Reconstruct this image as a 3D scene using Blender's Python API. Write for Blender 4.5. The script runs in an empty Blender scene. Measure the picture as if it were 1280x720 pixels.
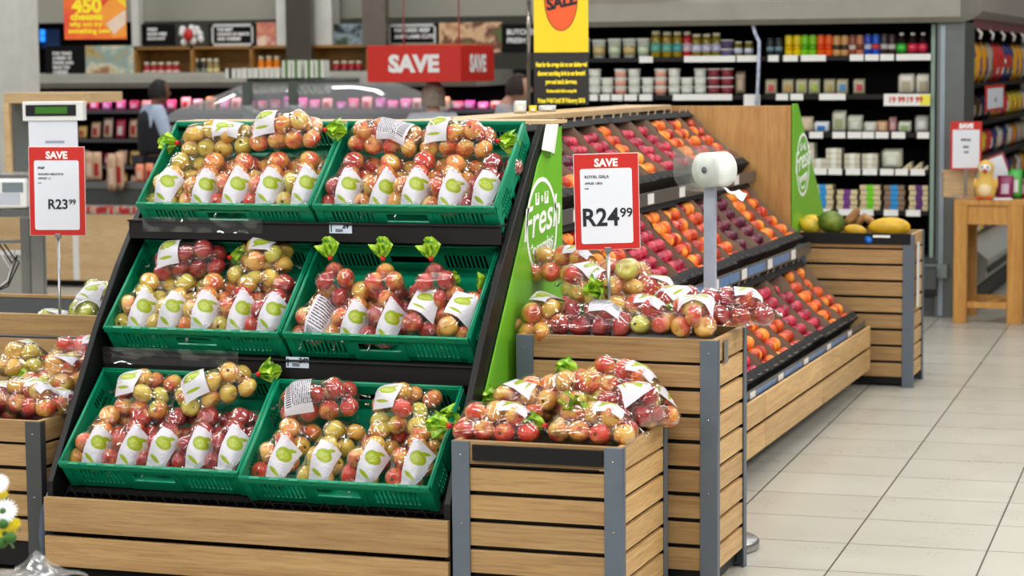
import bpy, bmesh, math, random
from mathutils import Vector, Matrix, noise
from mathutils.bvhtree import BVHTree
PI = math.pi
scene = bpy.context.scene
col = scene.collection

# ---------------------------------------------------------------- camera
F_PX, PITCH, ROLL, YAW, CAM_H = 2820.0, 0.098, -0.0081, 0.3295, 1.70
def cam_rows():
    cp, sp, cr, sr = math.cos(PITCH), math.sin(PITCH), math.cos(ROLL), math.sin(ROLL)
    A = Matrix(((1, 0, 0), (0, 0, -1), (0, 1, 0)))
    Pm = Matrix(((1, 0, 0), (0, cp, -sp), (0, sp, cp)))
    Q = Matrix(((cr, -sr, 0), (sr, cr, 0), (0, 0, 1)))
    c, s = math.cos(YAW), math.sin(YAW)
    W = Matrix(((c, s, 0), (-s, c, 0), (0, 0, 1)))
    return Q @ Pm @ A @ W
M3 = cam_rows()
CAM = Vector((0, 0, CAM_H))
cd = bpy.data.cameras.new('camera')
cd.sensor_width = 36.0
cd.lens = 36.0 * F_PX / 1280.0
cd.clip_end = 200
cd.dof.use_dof = True
cd.dof.focus_distance = 7.35
cd.dof.aperture_fstop = 4.6
cam = bpy.data.objects.new('camera', cd); col.objects.link(cam)
R = Matrix((M3[0], -M3[1], -M3[2])).transposed()
cam.matrix_world = Matrix.Translation(CAM) @ R.to_4x4()
scene.camera = cam

def ray(px, py): return M3.transposed() @ Vector(((px - 640) / F_PX, (py - 360) / F_PX, 1.0))
def at(px, py, Y):
    d = ray(px, py); return CAM + d * (Y / d.y)
def dist(p): return (M3 @ (Vector(p) - CAM)).z
def mpp(px, py, Y): return dist(at(px, py, Y)) / F_PX       # metres per photo pixel there

# ---------------------------------------------------------------- colour management, world, lamps
scene.view_settings.view_transform = 'Standard'
scene.view_settings.look = 'None'
scene.view_settings.exposure = 0.0
scene.view_settings.gamma = 1.0
scene.view_settings.use_curve_mapping = False
scene.cycles.use_denoising = True
scene.cycles.max_bounces = 12
scene.cycles.transparent_max_bounces = 28
scene.cycles.transmission_bounces = 8
scene.cycles.caustics_reflective = False
scene.cycles.caustics_refractive = False
w = bpy.data.worlds.new('world'); scene.world = w; w.use_nodes = True
w.node_tree.nodes['Background'].inputs[0].default_value = (0.95, 0.98, 1.0, 1)
w.node_tree.nodes['Background'].inputs[1].default_value = 0.17

def area(name, loc, sx, sy, power, color=(1, 1, 1), rot=(0, 0, 0)):
    l = bpy.data.lights.new(name, 'AREA'); l.shape = 'RECTANGLE'; l.size = sx; l.size_y = sy
    l.energy = power; l.color = color
    o = bpy.data.objects.new(name, l); col.objects.link(o); o.location = loc; o.rotation_euler = rot
    return o
# rows of ceiling tubes over the shop
for yy in (1.5, 4.2, 6.9, 9.6, 12.4):
    for xx in (-9.0, -5.2, -1.6, 2.0):
        area('ceiling_tube', (xx, yy, 3.9), 2.6, 0.14, 52, (1.0, 0.98, 0.95))
for yy in (16.0, 19.0):
    for xx in (-13, -9, -5, -1):
        area('ceiling_tube', (xx, yy, 3.9), 2.8, 0.3, 42, (1.0, 0.98, 0.95))
# unseen tilted area lamps that light the fronts of the displays
for xx in (-7.0, -3.6, -0.4):
    area('display_area_lamp', (xx, 2.4, 3.3), 1.6, 0.5, 45, (1.0, 0.96, 0.9), (math.radians(48), 0, 0))
area('display_area_lamp', (0.9, 8.0, 3.2), 0.5, 5.0, 70, (1.0, 0.96, 0.9), (0, math.radians(48), 0))

# ---------------------------------------------------------------- helpers
def srgb(r, g, b, a=1.0):
    f = lambda c: (c / 255) / 12.92 if c / 255 <= 0.04045 else ((c / 255 + 0.055) / 1.055) ** 2.4
    return (f(r), f(g), f(b), a)
def newmat(name):
    m = bpy.data.materials.new(name); m.use_nodes = True
    nt = m.node_tree; b = nt.nodes['Principled BSDF']; return m, nt, b
def simple(name, c, rough=0.5, metal=0.0, spec=0.5, emit=None, es=0, var=0.06, scale=9.0):
    m, nt, b = newmat(name)
    b.inputs['Roughness'].default_value = rough; b.inputs['Metallic'].default_value = metal
    b.inputs['Specular IOR Level'].default_value = spec
    tc = nt.nodes.new('ShaderNodeTexCoord'); n = nt.nodes.new('ShaderNodeTexNoise')
    n.inputs['Scale'].default_value = scale; n.inputs['Detail'].default_value = 4
    r = nt.nodes.new('ShaderNodeValToRGB')
    r.color_ramp.elements[0].position = 0.3; r.color_ramp.elements[1].position = 0.7
    r.color_ramp.elements[0].color = tuple(max(0, v * (1 - var)) for v in c[:3]) + (1,)
    r.color_ramp.elements[1].color = tuple(min(1, v * (1 + var)) for v in c[:3]) + (1,)
    nt.links.new(tc.outputs['Object'], n.inputs['Vector']); nt.links.new(n.outputs['Fac'], r.inputs[0])
    nt.links.new(r.outputs[0], b.inputs['Base Color'])
    if emit:
        b.inputs['Emission Color'].default_value = emit; b.inputs['Emission Strength'].default_value = es
    return m
def wood(name, c1, c2, axis='X', rough=0.45, dens=1.0):
    m, nt, b = newmat(name); L = nt.links.new; N = nt.nodes.new
    tc = N('ShaderNodeTexCoord'); mp = N('ShaderNodeMapping')
    s = {'X': (1.1, 22, 22), 'Y': (22, 1.1, 22), 'Z': (22, 22, 1.1)}[axis]
    mp.inputs['Scale'].default_value = tuple(v * dens for v in s)
    L(tc.outputs['Object'], mp.inputs['Vector'])
    n1 = N('ShaderNodeTexNoise'); n1.inputs['Scale'].default_value = 1.2; n1.inputs['Detail'].default_value = 6; n1.inputs['Distortion'].default_value = 0.7
    L(mp.outputs[0], n1.inputs['Vector'])
    mp2 = N('ShaderNodeMapping'); mp2.inputs['Scale'].default_value = tuple(v * 5.0 for v in s); L(tc.outputs['Object'], mp2.inputs['Vector'])
    n2 = N('ShaderNodeTexNoise'); n2.inputs['Scale'].default_value = 1.6; n2.inputs['Detail'].default_value = 3; L(mp2.outputs[0], n2.inputs['Vector'])
    r = N('ShaderNodeValToRGB'); e = r.color_ramp.elements
    e[0].position = 0.3; e[0].color = c2; e[1].position = 0.7; e[1].color = c1
    L(n1.outputs['Fac'], r.inputs[0])
    mx = N('ShaderNodeMix'); mx.data_type = 'RGBA'; mx.blend_type = 'MULTIPLY'; mx.inputs[0].default_value = 0.42
    r2 = N('ShaderNodeValToRGB'); r2.color_ramp.elements[0].position = 0.36; r2.color_ramp.elements[0].color = (0.55, 0.46, 0.36, 1); r2.color_ramp.elements[1].position = 0.55; r2.color_ramp.elements[1].color = (1, 1, 1, 1)
    L(n2.outputs['Fac'], r2.inputs[0]); L(r.outputs[0], mx.inputs[6]); L(r2.outputs[0], mx.inputs[7])
    # every board its own tone (mesh island), like real boards
    gi = N('ShaderNodeNewGeometry'); hs = N('ShaderNodeHueSaturation'); mr = N('ShaderNodeMapRange')
    mr.inputs['To Min'].default_value = 0.86; mr.inputs['To Max'].default_value = 1.12
    L(gi.outputs['Random Per Island'], mr.inputs[0]); L(mr.outputs[0], hs.inputs['Value']); L(mx.outputs[2], hs.inputs['Color'])
    L(hs.outputs[0], b.inputs['Base Color'])
    b.inputs['Roughness'].default_value = rough
    bp = N('ShaderNodeBump'); bp.inputs['Strength'].default_value = 0.12; bp.inputs['Distance'].default_value = 0.002
    L(n2.outputs['Fac'], bp.inputs['Height']); L(bp.outputs[0], b.inputs['Normal'])
    return m

class MB:
    """collects simple solids and links them as ONE mesh object"""
    def __init__(s): s.v = []; s.f = []; s.m = []; s.sm = []
    def add(s, vs, fs, mi=0, smooth=False):
        o = len(s.v); s.v += [tuple(x) for x in vs]
        for f in fs: s.f.append(tuple(i + o for i in f)); s.m.append(mi); s.sm.append(smooth)
        return s
    def box(s, x0, x1, y0, y1, z0, z1, mi=0, M=None):
        vs = [Vector((x, y, z)) for z in (z0, z1) for y in (y0, y1) for x in (x0, x1)]
        if M is not None: vs = [M @ v for v in vs]
        return s.add(vs, [(0, 2, 3, 1), (4, 5, 7, 6), (0, 1, 5, 4), (2, 6, 7, 3), (0, 4, 6, 2), (1, 3, 7, 5)], mi)
    def prism(s, pts, d0, d1, axis='X', mi=0):
        """polygon pts (2D) extruded along axis from d0 to d1"""
        n = len(pts)
        def mk(p, d): return {'X': (d, p[0], p[1]), 'Y': (p[0], d, p[1]), 'Z': (p[0], p[1], d)}[axis]
        vs = [mk(p, d0) for p in pts] + [mk(p, d1) for p in pts]
        fs = [tuple(range(n))[::-1], tuple(range(n, 2 * n))] + [(i, (i + 1) % n, n + (i + 1) % n, n + i) for i in range(n)]
        return s.add(vs, fs, mi)
    def tube(s, pts, r, n=10, mi=0, caps=True):
        pts = [Vector(p) for p in pts]; rs = r if isinstance(r, (list, tuple)) else [r] * len(pts)
        vs = []; fs = []
        up = None
        for i, p in enumerate(pts):
            t = (pts[min(i + 1, len(pts) - 1)] - pts[max(i - 1, 0)]).normalized()
            if up is None: up = Vector((0, 0, 1)) if abs(t.z) < 0.9 else Vector((1, 0, 0))
            a = t.cross(up).normalized(); b2 = t.cross(a).normalized(); up = -b2 if abs(t.dot(b2)) < 0.9 else up
            for k in range(n):
                th = 2 * PI * k / n; vs.append(p + (a * math.cos(th) + b2 * math.sin(th)) * rs[i])
        for i in range(len(pts) - 1):
            for k in range(n):
                a0 = i * n + k; a1 = i * n + (k + 1) % n; fs.append((a0, a1, a1 + n, a0 + n))
        s.add(vs, fs, mi, True)
        if caps:
            s.add(vs[:n], [tuple(range(n))[::-1]], mi); s.add(vs[-n:], [tuple(range(n))], mi)
        return s
    def lathe(s, prof, c=(0, 0, 0), n=20, mi=0, M=None):
        """prof = [(r, z)...] turned round z"""
        vs = []; fs = []
        for r, z in prof:
            for k in range(n):
                th = 2 * PI * k / n; v = Vector((r * math.cos(th) + c[0], r * math.sin(th) + c[1], z + c[2]))
                vs.append(M @ v if M is not None else v)
        for i in range(len(prof) - 1):
            for k in range(n):
                a0 = i * n + k; a1 = i * n + (k + 1) % n; fs.append((a0, a1, a1 + n, a0 + n))
        fs2 = []
        if prof[0][0] > 1e-5: fs2.append(tuple(range(n))[::-1])
        if prof[-1][0] > 1e-5: fs2.append(tuple(range((len(prof) - 1) * n, len(prof) * n)))
        s.add(vs, fs, mi, True)
        if fs2:
            if prof[0][0] > 1e-5: s.add(vs[:n], [tuple(range(n))[::-1]], mi)
            if prof[-1][0] > 1e-5: s.add(vs[-n:], [tuple(range(n))], mi)
        return s
    def mesh(s, name, mats, bevel=0):
        me = bpy.data.meshes.new(name); me.from_pydata(s.v, [], s.f); 
        for m in (mats if isinstance(mats, (list, tuple)) else [mats]): me.materials.append(m)
        me.polygons.foreach_set('material_index', s.m); me.polygons.foreach_set('use_smooth', s.sm)
        bm = bmesh.new(); bm.from_mesh(me)
        bmesh.ops.remove_doubles(bm, verts=bm.verts, dist=1e-6)
        bmesh.ops.recalc_face_normals(bm, faces=bm.faces)
        bm.to_mesh(me); bm.free(); me.update()
        return me
    def build(s, name, mats, parent=None, bevel=0, loc=None, rotz=0):
        o = bpy.data.objects.new(name, s.mesh(name, mats)); col.objects.link(o)
        if parent: o.parent = parent
        if loc is not None: o.location = loc
        if rotz: o.rotation_euler = (0, 0, rotz)
        if bevel:
            b = o.modifiers.new('bevel', 'BEVEL'); b.width = bevel; b.segments = 2; b.limit_method = 'ANGLE'
        return o
def tag(o, label=None, cat=None, group=None, kind=None):
    if label: o['label'] = label
    if cat: o['category'] = cat
    if group: o['group'] = group
    if kind: o['kind'] = kind
    return o
def thing(name, label, cat, loc=(0, 0, 0), rotz=0, group=None, M=None):
    o = bpy.data.objects.new(name, None); col.objects.link(o); o.empty_display_size = 0.05
    if M is not None: o.matrix_world = M
    else: o.location = loc; o.rotation_euler = (0, 0, rotz)
    return tag(o, label, cat, group)
def link(name, me, parent=None, loc=None, M=None):
    o = bpy.data.objects.new(name, me); col.objects.link(o)
    if parent: o.parent = parent
    if M is not None: o.matrix_local = M
    if loc is not None: o.location = loc
    return o
KIDS = {}
def copy_tree(o, parent=None):
    c = o.copy(); col.objects.link(c); c.parent = parent
    if parent is not None: c.matrix_parent_inverse = o.matrix_parent_inverse.copy()
    for ch in KIDS.get(o.name, None) or list(o.children): copy_tree(ch, c)
    return c
def text(name, body, size, mat, parent=None, M=None, align='CENTER', bold=0.0, ext=0.0006, sx=1.0, shear=0, space=1.0, line=1.0):
    cu = bpy.data.curves.new(name, 'FONT'); cu.body = body; cu.size = size; cu.align_x = align
    cu.extrude = ext; cu.offset = bold; cu.shear = shear; cu.space_character = space; cu.space_line = line
    cu.resolution_u = 3
    tmp = bpy.data.objects.new(name, cu); me = bpy.data.meshes.new_from_object(tmp); bpy.data.objects.remove(tmp)
    me.materials.clear(); me.materials.append(mat)
    o = bpy.data.objects.new(name, me); col.objects.link(o)
    if parent: o.parent = parent
    if M is not None: o.matrix_local = M @ Matrix.Diagonal((sx, 1, 1, 1))
    return o
def frame(origin, ex, ey):
    """matrix whose x, y axes are ex, ey (unit), z = ex x ey"""
    ex = Vector(ex).normalized(); ey = Vector(ey).normalized(); ez = ex.cross(ey).normalized(); ey = ez.cross(ex)
    m = Matrix((ex, ey, ez)).transposed().to_4x4(); m.translation = Vector(origin); return m
FRONT = lambda p: frame(p, (1, 0, 0), (0, 0, 1))                       # faces -Y
FACE_CAM = lambda p: frame(p, (math.cos(YAW), math.sin(YAW), 0), (0, 0, 1))
SIDE = lambda p: frame(p, (0, 1, 0), (0, 0, 1))                        # faces +X
ORD = ['first', 'second', 'third', 'fourth', 'fifth', 'sixth', 'seventh', 'eighth', 'ninth', 'tenth', 'eleventh', 'twelfth', 'thirteenth',
       'fourteenth', 'fifteenth', 'sixteenth', 'seventeenth', 'eighteenth', 'nineteenth', 'twentieth', 'twenty-first', 'twenty-second',
       'twenty-third', 'twenty-fourth', 'twenty-fifth', 'twenty-sixth', 'twenty-seventh', 'twenty-eighth', 'twenty-ninth', 'thirtieth',
       'thirty-first', 'thirty-second', 'thirty-third', 'thirty-fourth', 'thirty-fifth', 'thirty-sixth', 'thirty-seventh', 'thirty-eighth']
rnd = random.Random(7)

# ---------------------------------------------------------------- materials
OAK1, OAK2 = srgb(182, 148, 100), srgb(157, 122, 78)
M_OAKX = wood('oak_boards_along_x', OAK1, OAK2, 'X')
M_OAKY_LIT = wood('oak_boards_along_y_lit', srgb(222, 184, 128), srgb(196, 154, 100), 'Y')  # same oak, lighter: brighter light on the side faces is painted into it
M_OAKZ = wood('oak_panel_upright', srgb(205, 160, 98), srgb(178, 130, 72), 'Z', dens=0.6)
M_BEECH = wood('beech_table', srgb(214, 160, 84), srgb(188, 130, 58), 'Z')
M_PALEWOOD = wood('pale_laminate', srgb(222, 192, 148), srgb(206, 172, 126), 'X', dens=0.35)
M_STEEL_BLUE = simple('blue_grey_painted_steel', srgb(92, 102, 114), 0.42, 0.0, 0.5)
M_STEEL_DARK = simple('dark_grey_painted_steel', srgb(66, 68, 70), 0.42)
M_BLACK = simple('black_plastic', srgb(15, 15, 16), 0.45, spec=0.35)
M_BLACK_MATT = simple('black_matt', srgb(14, 14, 15), 0.8, spec=0.2)
M_BLACK_METAL = simple('black_shelf_metal', srgb(22, 21, 21), 0.5, spec=0.3)
M_GREENP = simple('green_crate_plastic', srgb(0, 134, 96), 0.38, var=0.04)
M_METAL = simple('brushed_metal', srgb(170, 172, 172), 0.3, 0.9)
M_CHROME = simple('steel', srgb(190, 190, 188), 0.18, 1.0)
M_WHITE = simple('white_plastic', srgb(232, 232, 230), 0.4, var=0.02)
M_PAPER = simple('paper_white', srgb(226, 230, 240), 0.55, var=0.015)
M_RED = simple('sign_red', srgb(200, 38, 30), 0.4, var=0.05)
M_INK = simple('ink_black', srgb(18, 22, 28), 0.6, var=0)
M_WHITEINK = simple('ink_white', srgb(245, 245, 245), 0.6, var=0)
M_GREY = simple('grey_paint', srgb(150, 148, 140), 0.5)
# ---------------------------------------------------------------- the setting
def floor_material():
    m, nt, b = newmat('floor_tiles'); L = nt.links.new; N = nt.nodes.new
    tc = N('ShaderNodeTexCoord'); mp = N('ShaderNodeMapping'); mp.vector_type = 'POINT'
    a = YAW - 0.297
    mp.inputs['Rotation'].default_value = (0, 0, -a)
    mp.inputs['Location'].default_value = (1.178 - 0.0025, -9.25 - 0.0025 + 0.45 * 40, 0)
    L(tc.outputs['Object'], mp.inputs['Vector'])
    br = N('ShaderNodeTexBrick'); br.offset = 0; br.squash = 1
    br.inputs['Scale'].default_value = 1; br.inputs['Mortar Size'].default_value = 0.0038; br.inputs['Mortar Smooth'].default_value = 0.2
    br.inputs['Brick Width'].default_value = 0.487; br.inputs['Row Height'].default_value = 0.45
    br.inputs['Color1'].default_value = srgb(186, 184, 173); br.inputs['Color2'].default_value = srgb(178, 175, 163)
    br.inputs['Mortar'].default_value = srgb(74, 70, 64)
    L(mp.outputs[0], br.inputs['Vector'])
    n = N('ShaderNodeTexNoise'); n.inputs['Scale'].default_value = 3; n.inputs['Detail'].default_value = 5; L(tc.outputs['Object'], n.inputs['Vector'])
    mr = N('ShaderNodeMapRange'); mr.inputs['To Min'].default_value = 0.93; mr.inputs['To Max'].default_value = 1.05; L(n.outputs['Fac'], mr.inputs[0])
    hs = N('ShaderNodeHueSaturation'); L(br.outputs['Color'], hs.inputs['Color']); L(mr.outputs[0], hs.inputs['Value'])
    L(hs.outputs[0], b.inputs['Base Color'])
    mr2 = N('ShaderNodeMapRange'); mr2.inputs['To Min'].default_value = 0.22; mr2.inputs['To Max'].default_value = 0.36; L(n.outputs['Fac'], mr2.inputs[0])
    L(mr2.outputs[0], b.inputs['Roughness'])
    return m
tag(MB().box(-22, 6, -3, 30, -0.05, 0).build('floor', floor_material()), kind='structure')
M_WALL = simple('grey_green_wall', srgb(160, 158, 146), 0.7, var=0.03, scale=0.7)
tag(MB().box(-22, 6, 29.8, 30.0, 0, 4.2).build('wall_back', M_WALL), kind='structure')
tag(MB().box(-22, -21.9, -3, 30, 0, 4.2).build('wall_left', M_WALL), kind='structure')
tag(MB().box(5.9, 6, -3, 30, 0, 4.2).build('wall_right', M_WALL), kind='structure')
# bulkhead above the counters at the back
def P(px, py, Y): return at(px, py, Y)
YB = 20.6
a, b2 = P(176, 27, YB), P(705, 27, YB)
M_COLW = simple('white_column_paint', srgb(214, 214, 208), 0.5)
M_COLD = simple('steel_column', srgb(120, 112, 104), 0.25, 0.8)
tag(MB().box(a.x - 3.5, b2.x + 2.0, YB, YB + 0.3, a.z - 0.0, 3.6).build('wall_bulkhead', M_WALL), kind='structure')
def column(n, x0, x1, Y, mat, zt=3.9, d=0.35, yb=None):
    A, B = P(x0, 60, Y), P(x1, 60, Y); z0 = 0 if yb is None else P(x0, yb, Y).z
    o = MB().box(A.x, B.x, Y, Y + d, z0, zt).build('trim_%d' % n, mat); tag(o, kind='structure'); return o
column(1, -6, 21, 16.5, M_COLW); column(2, 346, 358, 20.3, M_COLW, d=0.2, yb=58); column(3, 357.5, 389, 20.15, M_COLD, d=0.08, yb=101)
column(4, 390, 415, 20.3, M_COLW, d=0.2, yb=58); column(5, 453, 482, 20.1, simple('brown_steel_column', srgb(128, 118, 108), 0.35, 0.6), d=0.1, yb=58)
column(6, 165, 174, 20.3, M_COLW, d=0.1, yb=58)
# ---------------------------------------------------------------- slatted oak crates
PITCH_S, BOARD = 0.0855, 0.0715
def slat_crate(name, label, x0, x1, y0, y1, top, group=None, band=None, fill=0.06, left=True, steel=None, nb=9, bottom=0.055):
    steel = steel or M_STEEL_BLUE
    cx, cy = (x0 + x1) / 2, (y0 + y1) / 2; hx, hy = (x1 - x0) / 2, (y1 - y0) / 2
    t = thing(name, label, 'crate', (cx, cy, 0), group=group)
    pw = 0.058
    for sx in (-1, 1):
        for sy in (-1, 1):
            m = MB(); X, Y = sx * hx, sy * hy
            m.box(min(X, X - sx * pw), max(X, X - sx * pw), min(Y, Y - sy * 0.006), max(Y, Y - sy * 0.006), 0.0, top - 0.002)
            m.box(min(X, X - sx * 0.006), max(X, X - sx * 0.006), min(Y - sy * 0.006, Y - sy * 0.036), max(Y - sy * 0.006, Y - sy * 0.036), 0.0, top - 0.002)
            p = m.build('corner_post', steel, t, 0.0015)
            if sy < 0:
                r = MB()
                for zz in (top - 0.045, top - 0.26, top - 0.5):
                    if zz > 0.05: r.lathe([(0.0035, 0), (0.002, 0.0015), (0, 0.002)], n=8, M=Matrix.Translation((X - sx * 0.03, Y, zz)) @ Matrix.Rotation(PI / 2, 4, 'X'))
                r.build('rivet', M_CHROME, p)
    fr, bk, s1, s2 = MB(), MB(), MB(), MB()
    z = top; k = 0
    while z - BOARD > bottom - 0.02 and k < nb:
        bl = BOARD if k else BOARD + 0.004
        fr.box(-hx + 0.003, hx - 0.003, -hy + 0.007, -hy + 0.024, z - bl, z)
        bk.box(-hx + 0.003, hx - 0.003, hy - 0.024, hy - 0.007, z - bl, z)
        s2.box(hx - 0.024, hx - 0.007, -hy + 0.026, hy - 0.026, z - bl, z)
        s1.box(-hx + 0.007, -hx + 0.024, -hy + 0.026, hy - 0.026, z - bl, z)
        z -= PITCH_S; k += 1
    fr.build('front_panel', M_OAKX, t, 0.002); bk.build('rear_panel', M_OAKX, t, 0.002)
    s1.build('side_panel', M_OAKY_LIT, t, 0.002); s2.build('side_panel', M_OAKY_LIT, t, 0.002)
    MB().box(-hx + 0.028, hx - 0.028, -hy + 0.028, hy - 0.028, 0.02, top - fill).build('inner_box', M_BLACK, t)
    if band:
        MB().box(band[0] - cx, band[1] - cx, -hy - 0.004, -hy + 0.006, band[2], band[3]).build('label_strip', M_BLACK, t, 0.001)
    return t
tall = slat_crate('slatted_crate', 'tall oak slatted crate piled with bagged apples behind the shorter crate', -2.378, -1.697, 6.99, 7.41, 0.822, fill=0.03)
m = MB(); m.box(0.3405 - 0.0, 0.3425, -0.12, -0.07, 0.735, 0.81); m.build('label_holder', M_METAL, tall)
small = slat_crate('slatted_crate', 'short oak slatted crate in front, heaped with bagged apples, black strip on its rim', -2.404, -1.856, 6.44, 6.97, 0.556, band=(-2.335, -1.917, 0.495, 0.545), fill=0.05)
MB().box(-0.215, 0.2, -0.2655, -0.264, 0.48, 0.485).build('trim_line', M_BLACK_MATT, small)
endc = slat_crate('slatted_crate', 'oak slatted crate holding melons at the far end of the stone fruit display', -2.44, -1.812, 11.79, 12.15, 0.81, band=(-2.44, -1.83, 0.755, 0.812), fill=0.07)
s = MB(); s.box(0.318, 0.322, -0.10, -0.04, 0.42, 0.76); s.build('price_strip', M_WHITE, endc)
s = MB(); s.box(0.10, 0.19, -0.1855, -0.184, 0.79, 0.803); s.build('white_sticker', M_WHITE, endc)
s = MB(); s.lathe([(0.022, 0), (0.0, 0.002)], n=14, M=Matrix.Translation((0.075, -0.1845, 0.775)) @ Matrix.Rotation(PI / 2, 4, 'X')); s.build('blue_sticker', simple('blue_sticker', srgb(30, 120, 220), 0.4), endc)
# crates on the left
leftc = slat_crate('slatted_crate', 'dark framed oak crate at the left edge filled with bagged apples', -4.62, -3.93, 6.58, 7.32, 0.525, fill=0.05, steel=M_STEEL_DARK, nb=6)
s = MB(); s.box(0.3455, 0.347, 0.0 - 0.10, 0.0 - 0.05, 0.455, 0.495); s.build('white_sticker', M_WHITE, leftc)
q = P(0, 423, 7.65)
back_left = thing('oak_rimmed_bin', 'oak rimmed bin with grey lining holding bagged green apples, left', 'crate', (-4.55, 7.72, 0))
zt = P(60, 393, 7.45).z
m = MB(); m.box(-0.75, 0.52, -0.27, -0.25, zt - 0.082, zt); m.box(-0.75, 0.52, -0.27, -0.25, zt - 0.175, zt - 0.095); m.box(-0.75, 0.52, -0.27, -0.25, zt - 0.27, zt - 0.19); m.build('front_panel', M_OAKX, back_left, 0.002)
m = MB(); m.box(-0.75, 0.52, 0.27, 0.285, 0.05, zt + 0.0); m.box(0.505, 0.52, -0.25, 0.27, 0.05, zt - 0.005); m.box(-0.75, -0.735, -0.25, 0.27, 0.05, zt - 0.005); m.box(-0.735, 0.505, -0.25, 0.27, 0.05, zt - 0.09); m.build('lining', simple('grey_lining', srgb(84, 88, 88), 0.6), back_left)
m = MB(); m.box(-0.75, 0.525, 0.268, 0.29, zt, zt + 0.012); m.box(0.5, 0.525, -0.25, 0.268, zt - 0.005, zt + 0.008); m.build('top_edge', M_OAKX, back_left)

# ---------------------------------------------------------------- the stepped stand with green crates
UX0, UX1 = -3.835, -2.415
stand = thing('apple_display_stand', 'stepped black display stand with oak plinth and green side panel', 'display stand', ((UX0 + UX1) / 2, 6.9, 0))
ox, oy = (UX0 + UX1) / 2, 6.9
def sb(m, x0, x1, y0, y1, z0, z1, mi=0): return m.box(x0 - ox, x1 - ox, y0 - oy, y1 - oy, z0, z1, mi)
prof = [(6.455, 0.06), (6.455, 0.35), (6.79, 0.835), (6.95, 1.03), (7.10, 1.19), (7.29, 1.39), (7.41, 1.50), (7.62, 1.50), (7.62, 0.06)]
for X in (UX0, UX1 - 0.022):
    m = MB(); m.prism([(y - oy, z) for y, z in prof], X - ox, X + 0.022 - ox, 'X'); m.build('side_panel', M_BLACK, stand, 0.003)
m = MB()
sb(m, UX0, UX1, 6.43, 6.45, 0.188, 0.302); sb(m, UX0, UX1, 6.43, 6.45, 0.072, 0.172)
m.build('plinth_front', M_OAKX, stand, 0.002)
m = MB(); sb(m, UX0 + 0.02, UX1 - 0.02, 6.455, 7.6, 0.03, 0.285); m.build('plinth_box', M_BLACK_MATT, stand)
m = MB()
for k in range(22):
    x = UX0 + 0.05 + k * 0.065
    m.tube([(x - ox, 6.47 - oy, 0.29), (x + 0.03 - ox, 6.47 - oy, 0.33), (x + 0.06 - ox, 6.47 - oy, 0.29)], 0.003, 6)
m.build('support_frame', M_BLACK_MATT, stand)
TH = math.radians(41)
E1, E2, E3 = Vector((1, 0, 0)), Vector((0, math.cos(TH), math.sin(TH))), Vector((0, -math.sin(TH), math.cos(TH)))
ROWS = [(6.46, 0.405, -3.795), (6.78, 0.828, -3.785), (6.98, 1.238, -3.76)]
for ri, (yf, zf, xl) in enumerate(ROWS):
    # sloping shelf under the crates and the lip with the price rail
    o3 = Vector((0, yf, zf)) - E3 * 0.128
    m = MB(); M = Matrix((E1, E2, E3)).transposed().to_4x4(); M.translation = o3 - Vector((ox, oy, 0))
    m.box(UX0 + 0.022, UX1 - 0.022, -0.01, 0.42, -0.012, 0, M=M); m.build('shelf', M_BLACK_METAL, stand)
    if ri:
        yl = yf + (0.035, 0.035)[ri - 1]; zl = zf - (0.098, 0.064)[ri - 1]
        m = MB(); sb(m, UX0 + 0.022, UX1 - 0.022, yl, yl + 0.012, zl - 0.062, zl); sb(m, UX0 + 0.022, UX1 - 0.022, yl - 0.012, yl + 0.07, zl - 0.002, zl + 0.004)
        m.build('shelf_lip', M_BLACK_METAL, stand, 0.0015)
        px, py = ((372, 453), (426, 285))[ri - 1]
        c = P(px, py, yl - 0.002)
        m = MB(); m.box(c.x - 0.041 - ox, c.x + 0.041 - ox, yl - 0.004 - oy, yl - 0.001 - oy, c.z - 0.018, c.z + 0.018)
        pt = m.build('price_tag', simple('tag_pale_blue', srgb(205, 218, 236), 0.4), stand)
        text('price_digits', '24', 0.022, M_INK, pt, FRONT((c.x + 0.018 - ox, yl - 0.0046 - oy, c.z + 0.0)), bold=0.001)
        text('price_cents', '99', 0.011, M_INK, pt, FRONT((c.x + 0.034 - ox, yl - 0.0046 - oy, c.z + 0.007)), bold=0.0004)
        m = MB(); m.box(c.x - 0.036 - ox, c.x - 0.032 - ox, yl - 0.005 - oy, yl - 0.004 - oy, c.z - 0.014, c.z + 0.014)
        for k in range(9): m.box(c.x - 0.018 + k * 0.003 - ox, c.x - 0.0165 + k * 0.003 - ox, yl - 0.005 - oy, yl - 0.004 - oy, c.z - 0.014, c.z - 0.003)
        m.build('barcode', M_INK, pt)
m = MB(); m.add([(UX0 + 0.02 - ox, y - oy, z) for y, z in ((6.62, 0.3), (7.6, 0.3), (7.6, 1.44))] , [(0, 1, 2)])
back = MB(); sb(back, UX0 + 0.02, UX1 - 0.02, 7.56, 7.6, 0.28, 1.47); back.build('back_panel', M_BLACK_MATT, stand)
m = MB(); sb(m, UX0 - 0.0, UX1 + 0.02, 7.44, 7.62, 1.50, 1.512); m.build('top_trim', M_PALEWOOD, stand)
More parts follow.
